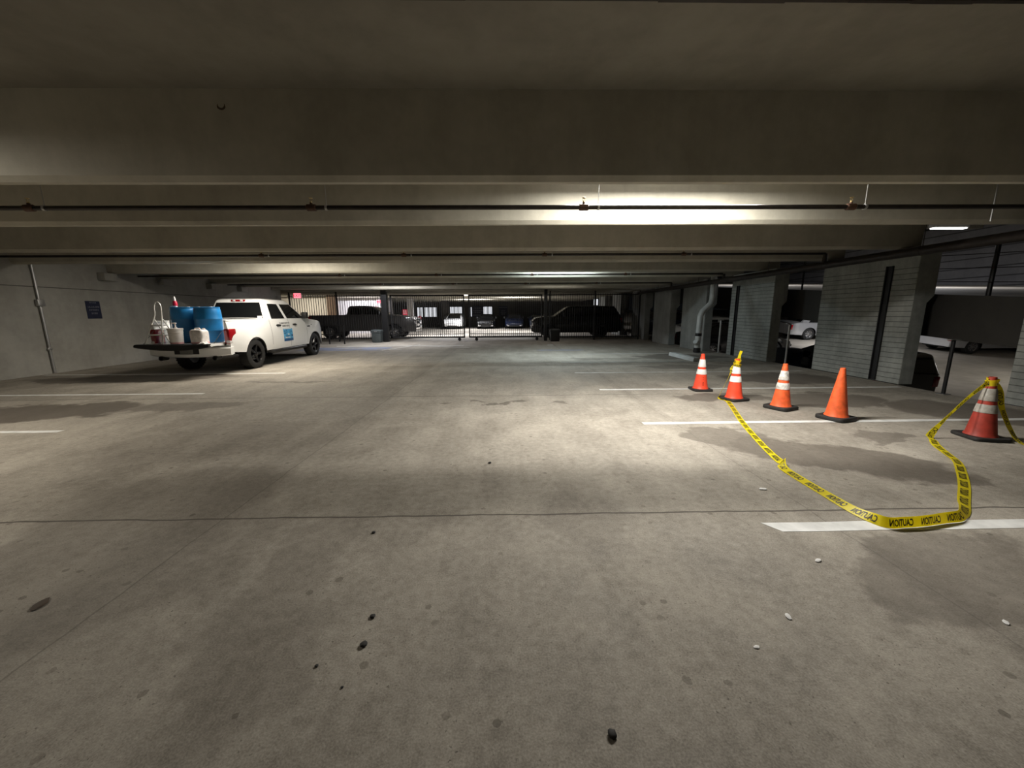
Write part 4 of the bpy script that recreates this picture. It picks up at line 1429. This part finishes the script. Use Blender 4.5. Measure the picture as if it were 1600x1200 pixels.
for p in (L0, L1, (0.02, 0.23, 0.015), (0.24, 0.23, 0.015)):
    MB().lathe([(0.018, -0.011), (0.018, 0.03)], p, 10).build('rubber_foot', 'alu', root)
# rag
m = MB()
vs, n1, n2 = [], 15, 9
for i in range(n1):
    for j in range(n2):
        u, v = i / (n1 - 1) * 2 - 1, j / (n2 - 1) * 2 - 1
        z = 0.075 * max(0, 1 - u * u * 0.95) * max(0, 1 - v * v * 0.95) * (0.7 + 0.35 * math.sin(5 * u + 3 * v) * math.cos(4 * v - u))
        vs.append((u * 0.10 + 0.010 * math.sin(7 * v), v * 0.09 + 0.010 * math.sin(6 * u), z + 0.002))
m.add(vs, [(i * n2 + j, (i + 1) * n2 + j, (i + 1) * n2 + j + 1, i * n2 + j + 1) for i in range(n1 - 1) for j in range(n2 - 1)])
o = m.build('rag', 'rag', loc=(-7.27, 9.42, BF + 0.004))
o.modifiers.new('thick', 'SOLIDIFY').thickness = 0.006
tag(o, 'crumpled white rag on the tailgate below the red tail light', 'rag')

# ------------------------------------------------------------------ blue sign on the grey wall
root = empty('wall_sign', (XL, 11.62, 1.42), 0, 'small navy sign with white lines of print on the grey wall', 'sign')
MB().bbox(0.0, 0.012, -0.20, 0.20, 0.0, 0.50, 0.004, 1).build('sign_panel', 'sign_navy', root)
m = MB()
random.seed(5)
for z, hw_, hh in ((0.44, 0.09, 0.030), (0.31, 0.15, 0.045), (0.225, 0.13, 0.045), (0.125, 0.08, 0.050)):
    y = -hw_
    while y < hw_:
        ww = random.uniform(0.012, 0.022)
        m.box(0.012, 0.0135, y, y + 0.007, z, z + hh)
        zz = z + random.choice((0, hh * 0.42, hh * 0.8))
        m.box(0.012, 0.0135, y, y + ww, zz, zz + 0.009)
        if random.random() < 0.5:
            m.box(0.012, 0.0135, y + ww - 0.006, y + ww, z, z + hh)
        y += ww + 0.008
m.build('sign_lettering', 'sign_text', root, smooth=0)

# ------------------------------------------------------------------ gate, fence, columns
GY = 21.6


def gate_leaf(x0, x1, label, wheels):
    root = empty('gate', ((x0 + x1) / 2, GY, 0), 0, label, 'gate', 'leaves of the steel gate')
    hw_ = (x1 - x0) / 2
    m = MB()
    m.bbox(-hw_, hw_, -0.03, 0.03, 0.17, 0.25, 0.006, 1)
    m.bbox(-hw_, hw_, -0.03, 0.03, 2.44, 2.52, 0.006, 1)
    m.bbox(-hw_, hw_, -0.025, 0.025, 0.36, 0.40, 0.006, 1)
    m.bbox(-hw_, -hw_ + 0.07, -0.03, 0.03, 0.17, 2.52, 0.006, 1)
    m.bbox(hw_ - 0.07, hw_, -0.03, 0.03, 0.17, 2.52, 0.006, 1)
    m.build('gate_frame', 'steel_black', root)
    p = MB()
    x = -hw_ + 0.12
    while x < hw_ - 0.08:
        p.box(x - 0.011, x + 0.011, -0.011, 0.011, 0.2, 2.5)
        x += 0.112
    p.build('picket_panel', 'steel_black', root, smooth=0)
    for wx in wheels:
        q = MB()
        q.lathe([(0.03, -0.03), (0.085, -0.03), (0.09, 0), (0.085, 0.03), (0.03, 0.03)], (wx, -0.02, 0.09), 18, 'y')
        q.bbox(wx - 0.05, wx + 0.05, -0.06, 0.05, 0.10, 0.2, 0.006, 1)
        q.build('gate_wheel', 'steel_black', root)
    return root


gate_leaf(-6.30, -2.24, 'steel picket gate leaf standing next to the dark pickup', [1.72])
gate_leaf(-2.02, 2.06, 'steel picket gate leaf reaching to the nose of the black suv', [-1.62, 1.75])


def fence(x0, x1, label, posts):
    root = empty('picket_fence', ((x0 + x1) / 2, GY + 0.12, 0), 0, label, 'fence')
    hw_ = (x1 - x0) / 2
    m = MB()
    for z in (0.16, 2.46):
        m.bbox(-hw_, hw_, -0.02, 0.02, z, z + 0.05, 0.005, 1)
    m.build('rail', 'steel_black', root)
    p = MB()
    x = -hw_ + 0.1
    while x < hw_:
        p.box(x - 0.011, x + 0.011, -0.011, 0.011, 0.12, 2.55)
        x += 0.13
    p.build('picket_panel', 'steel_black', root, smooth=0)
    for px in posts:
        MB().bbox(px - (x0 + x1) / 2 - 0.035, px - (x0 + x1) / 2 + 0.035, -0.035, 0.035, 0.0, 2.7, 0.006, 1).build('fence_post', 'steel_black', root)
    return root


fence(-11.9, -6.7, 'steel picket fence before the dark pickup bed', [-11.8, -9.25, -6.75])
fence(2.35, 7.6, 'steel picket fence behind the black litter bin, before the black suv', [2.5, 5.0, 7.5])
struct(MB().bbox(-6.66, -6.36, 21.15, 21.45, 0, HB - 0.004, 0.01, 1).build('gate_column', 'steel_black'), 'dark gate column beside the grey litter bin', 'column')
struct(MB().bbox(2.12, 2.29, 21.1, 21.27, 0, HB - 0.004, 0.01, 1).build('gate_column', 'steel_black'), 'slim dark gate column beside the black litter bin', 'column')


def litter_bin(loc, label, mat, w_, h_):
    root = empty('litter_bin', loc, 0, label, 'bin')
    MB().loft([rrect(-w_ * 0.44, w_ * 0.44, w_ * 0.44, 0.05, 0.004), rrect(-w_ * 0.48, w_ * 0.48, w_ * 0.48, 0.05, 0.1), rrect(-w_ * 0.5, w_ * 0.5, w_ * 0.5, 0.05, h_ * 0.78)]).build('bin_body', mat, root)
    MB().loft([rrect(-w_ * 0.53, w_ * 0.53, w_ * 0.53, 0.05, h_ * 0.78), rrect(-w_ * 0.53, w_ * 0.53, w_ * 0.53, 0.05, h_ * 0.93), rrect(-w_ * 0.44, w_ * 0.44, w_ * 0.44, 0.05, h_)]).build('lid', mat, root)
    MB().bbox(-w_ * 0.16, w_ * 0.16, -w_ * 0.535, -w_ * 0.52, h_ * 0.84, h_ * 0.89, 0.004, 1).build('label_plate', 'galv' if mat == 'bin_grey' else 'trim', root)


litter_bin((-6.86, 20.85, 0), 'grey litter bin standing beside the gate column', 'bin_grey', 0.50, 0.68)
litter_bin((2.66, 20.75, 0), 'black litter bin standing beside the slim gate column', 'steel_black', 0.50, 0.66)

# hoop barrier
m = MB()
for z in (0.93, 0.50):
    m.tube([(-9.9, 19.8, z), (-8.2, 19.8, z)], 0.022, 8)
br = m.build('barrier_rail', 'steel_black')
tag(br, 'low dark pipe barrier on posts, between the pickup nose and the fence', 'barrier')
for x in (-9.75, -8.95, -8.2):
    MB().tube([(x, 19.8, 0.0), (x, 19.8, 0.95)], 0.03, 10).build('barrier_post', 'steel_black', br)


# exit signs
def exit_sign(loc, label, sc=1.0):
    root = empty('exit_sign', loc, 0, label, 'exit sign')
    MB().bbox(-0.21 * sc, 0.21 * sc, -0.03, 0.03, -0.14 * sc, 0.14 * sc, 0.01).build('sign_housing', 'exit_box', root)
    MB().bbox(-0.19 * sc, 0.19 * sc, -0.038, -0.028, -0.12 * sc, 0.12 * sc, 0.004, 1).build('sign_face', 'exit_face', root)
    tv_, tf_ = text_geo('EXIT', 0.2 * sc, 0.003)
    MB().add([(v.x, -0.041 - v.z, v.y) for v in tv_], tf_).build('sign_lettering', 'exit_red', root, smooth=0)
    MB().tube([(0, 0, 0.13 * sc), (0, 0, HS - loc[2])], 0.01, 8).build('hanger_rod', 'galv', root)


exit_sign((-10.75, 20.6, 2.46), 'glowing red EXIT sign hanging above the nose of the white pickup')
exit_sign((-9.55, 30.0, 2.42), 'small red EXIT sign before the white partition beyond the fence', 0.95)
root = empty('red_sign', (-7.95, 31.2, 1.60), 0, 'small red square sign beyond the gate, beside the white column', 'sign')
MB().bbox(-0.2, 0.2, -0.01, 0.01, -0.26, 0.26, 0.004, 1).build('sign_panel', 'red_sign', root)
m = MB()
for z in (0.12, 0.02, -0.08):
    for x in (-0.14, -0.07, 0.0, 0.07):
        m.box(x, x + 0.045, -0.0125, -0.0095, z, z + 0.05)
m.build('sign_lettering', 'white_plastic', root, smooth=0)
MB().tube([(0, 0.02, -1.6), (0, 0.02, 0.26)], 0.025, 8).build('sign_post', 'steel_black', root)
root = empty('round_sign', (-7.2, 33.0, 1.16), 0, 'tiny red round sign on a post beyond the nose of the dark pickup', 'sign')
MB().lathe([(0.16, -0.008), (0.17, 0), (0.16, 0.008)], (0, 0, 0), 24, 'y').build('sign_panel', 'red_sign', root)
MB().lathe([(0.075, -0.011), (0.08, -0.008)], (0, 0, 0), 20, 'y').build('sign_centre', 'white_plastic', root)
MB().tube([(0, 0.02, -1.16), (0, 0.02, 0.15)], 0.02, 8).build('sign_post', 'steel_black', root)
# notice boards on the far wall
for (p0, p1, y0, y1, lb, rows_) in [(738.5, 755, 478.5, 495, 'dark notice board with four white lines on the far wall, above the parked cars', [(0.82, 0.30), (0.58, 0.45), (0.42, 0.34), (0.18, 0.44)]),
                                    (779, 793, 478.5, 494, 'smaller dark notice board on the far wall, over the unlit parked cars', [(0.86, 0.42), (0.52, 0.24), (0.34, 0.26), (0.2, 0.24)])]:
    Y = 43.8
    xa, xb = (p0 - 789) / 600 * Y, (p1 - 789) / 600 * Y
    za, zb = CAM_H - (y1 - 489.5) / 600 * Y, CAM_H - (y0 - 489.5) / 600 * Y
    root = empty('notice_board', ((xa + xb) / 2, Y, za), 0, lb, 'notice board')
    ww, hh = xb - xa, zb - za
    MB().bbox(-ww / 2, ww / 2, 0, 0.19, 0, hh, 0.01, 1).build('board_panel', 'sign_navy', root)
    m = MB()
    for fz, hwid in rows_:
        x = -hwid * ww
        while x < hwid * ww:
            m.box(x, x + 0.05, -0.006, 0.002, fz * hh - 0.045, fz * hh + 0.045)
            x += 0.075
    m.build('board_lettering', 'sign_text', root, smooth=0)

# ------------------------------------------------------------------ parked vehicles beyond the gate
DARK = dict(PICKUP)
DARK.update(paint='grey_paint', wb=3.95, ro=1.25, fo=1.28, W=2.05, Rw=0.43, sill=0.48, rim='rim_silver', spokes=8, bumper='chrome', grille='chrome', tail_lights=True, nose=0.12,
            top=[(-1.25, 1.43), (0.9, 1.45), (0.98, 1.47), (3.0, 1.47), (3.3, 1.44), (4.4, 1.38), (4.9, 1.30), (5.23, 1.14)], bed=(-1.25, 0.92, 0.9),
            gh=(1.0, 3.5, 1.12, 2.55, 1.42, 1.97, 0.92, 0.72), side_win=[(1.25, 1.95, 0.06, 0.82, (0.08, -0.06)), (2.08, 3.25, 0.06, 0.82, (-0.06, -0.62))], mirror=3.05)
vehicle('pickup_truck', 'dark grey pickup parked beyond the fence, half hidden by the gate column', 'pickup truck', DARK, (-10.75, 24.95, 0), 0)

SUV = dict(wb=3.30, ro=1.27, fo=1.0, W=2.04, Rw=0.40, ww=0.27, sill=0.30, paint='black_paint', zm=0.8, nose=0.16, tail=0.10, rim='rim_black', spokes=5, grille='chrome', bumper='black_paint',
           top=[(-1.27, 1.22), (-0.9, 1.28), (2.5, 1.30), (2.7, 1.30), (3.6, 1.26), (4.1, 1.17), (4.3, 0.98)],
           gh=(-1.22, 2.95, -0.86, 2.05, 1.26, 1.885, 0.95, 0.74),
           side_win=[(-0.95, -0.05, 0.08, 0.84, (0.22, 0.02)), (0.12, 1.05, 0.08, 0.84, (0.02, -0.02)), (1.2, 2.6, 0.08, 0.84, (-0.02, -0.62))], mirror=2.35)
vehicle('suv', 'large black suv parked across the aisle behind the slim gate column', 'suv', SUV, (5.98, 25.0, 0), R(180))

SEDAN = dict(wb=2.75, ro=1.0, fo=0.92, W=1.82, Rw=0.335, ww=0.22, sill=0.26, paint='silver_paint', zm=0.62, nose=0.22, tail=0.15, rim='rim_silver', spokes=8, grille='trim',
             top=[(-1.0, 0.92), (-0.6, 0.98), (0.2, 0.97), (2.0, 0.95), (2.4, 0.93), (3.2, 0.80), (3.55, 0.68), (3.67, 0.52)],
             gh=(-0.55, 2.35, 0.15, 1.45, 0.93, 1.40, 0.80, 0.58),
             side_win=[(-0.05, 0.65, 0.08, 0.86, (0.42, 0.05)), (0.75, 1.95, 0.08, 0.86, (0.05, -0.62))], mirror=1.75)


def sedan(paint, loc, rz, label, **kw):
    P = dict(SEDAN)
    P['paint'] = paint
    P['bumper'] = paint
    P.update(kw)
    return vehicle('car', label, 'car', P, loc, rz)


HATCH = dict(top=[(-0.85, 1.0), (0.2, 1.02), (2.0, 1.0), (2.4, 0.98), (3.2, 0.88), (3.5, 0.75), (3.62, 0.55)], ro=0.85, gh=(-0.78, 2.4, -0.45, 1.35, 0.98, 1.50, 0.80, 0.62))
sedan('white_paint', (-5.15, 41.5, 0), R(-90), 'white hatchback facing us at the far wall beneath the lit windows', **HATCH)
sedan('black_paint', (-1.9, 41.5, 0), R(-90), 'black car facing us beneath the larger notice board')
sedan('navy_paint', (0.9, 41.5, 0), R(-90), 'dark blue car facing us beneath the smaller notice board')
c4, _ = sedan('navy_paint', (3.3, 41.5, 0), R(-90), 'dark car with a glowing bluish lamp, just past the nose of the black suv')
MB().lathe([(0.11, 3.56), (0.13, 3.60), (0.09, 3.64)], (0, 0.55, 0.62), 18, 'x').build('lit_headlight', 'blue_glow', c4)

# cars on the lower ramp
def zl(y):
    return zt(y) - 3.1


def ramp_car(paint, x, y, rz, label, **kw):
    r_, _ = sedan(paint, (x, y, zl(y) + 0.002), rz, label, **kw)
    d = Vector((math.cos(rz), math.sin(rz), 0))
    pitch = math.atan(SL * d.y)
    roll = math.atan(SL * d.x)
    r_.rotation_euler = (roll, -pitch, rz)
    return r_


ramp_car('silver_paint', 21.6, 18.3, R(0), 'silver car on the lower ramp, seen beyond the grimy, shade-darkened red cone')
ramp_car('black_paint', 10.48, 9.75 + 0.85, R(90), 'black car on the lower ramp, close beside the widest pier', W=1.9,
         top=[(-0.85, 0.98), (0.2, 1.0), (2.0, 1.0), (2.4, 0.98), (3.2, 0.88), (3.5, 0.75), (3.62, 0.55)], ro=0.85, gh=(-0.82, 2.4, -0.62, 1.35, 0.98, 1.46, 0.90, 0.80))
ramp_car('black_paint', 9.3, 18.0, R(0), 'dark sedan on the lower ramp beside the drain pipe')
ramp_car('white_paint', 10.6, 21.2, R(0), 'white car on the lower ramp behind the dark sedan')
ramp_car('navy_paint', 9.6, 25.0, R(0), 'dark blue car on the lower ramp beyond the drain pipe')
ramp_car('silver_paint', 17.4, 22.8, R(0), 'silver sedan on the lower ramp seen between the two block piers')
litter_bin((8.98, 12.0, zl(12.0)), 'tall navy bin on the lower ramp, between the two block piers', 'navy_paint', 0.52, 1.30)

# ------------------------------------------------------------------ litter on the floor
def pebble(x, y, r_, label, mat='stone', kind='pebble', flat=0.45, sx=1.0):
    m = MB()
    b = bmesh.new()
    bmesh.ops.create_icosphere(b, subdivisions=2, radius=r_)
    rr = random.Random(int(x * 100 + y * 37))
    for v in b.verts:
        v.co *= 1 + rr.uniform(-0.16, 0.16)
        v.co.x *= sx
        v.co.z *= flat
    b.verts.index_update()
    zmin = min(v.co.z for v in b.verts)
    m.add([(v.co.x, v.co.y, v.co.z - zmin) for v in b.verts], [[v.index for v in f.verts] for f in b.faces])
    b.free()
    o = m.build(kind, mat, smooth=60, loc=(x, y, 0.0005))
    o.rotation_euler = (0, 0, rr.uniform(0, 3))
    tag(o, label, kind.replace('_', ' '))


G_ = {'pebble': [(-0.665, 1.532, 0.017, 'larger of two black pebbles close together on the near floor'), (-0.68, 1.70, 0.014, 'smaller of two black pebbles close together, the one nearer the crack'),
                 (-0.83, 1.43, 0.008, 'small black pebble just nearer than the two close together'), (-0.68, 1.33, 0.006, 'tiny black pebble nearest the camera beside the aisle joint'),
                 (-0.17, 3.70, 0.016, 'lone black pebble on the brightly lit floor'), (-0.93, 2.46, 0.013, 'black pebble just before the crack across the floor'), (0.372, 1.125, 0.017, 'dark angular stone at the bottom of the view')]}
for x, y, r_, lb in G_['pebble']:
    pebble(x, y, r_, lb)
pebble(-2.47, 1.83, 0.03, 'dry brown leaf lying alone on the shaded floor', 'leaf', 'dry_leaf', 0.12, 1.6)
for x, y, r_, lb in [(1.40, 1.65, 0.013, 'white paper scrap below the stall line, the larger of two'), (1.13, 1.48, 0.009, 'small white paper scrap nearest the camera'),
                     (2.43, 1.59, 0.011, 'white paper scrap at the edge of view in the dark stall'), (2.2, 3.04, 0.020, 'white paper scrap beside the caution tape'), (1.90, 2.08, 0.014, 'pale paper scrap just before the thick stall line')]:
    pebble(x, y, r_, lb, 'paper', 'paper_scrap', 0.25, 1.7)
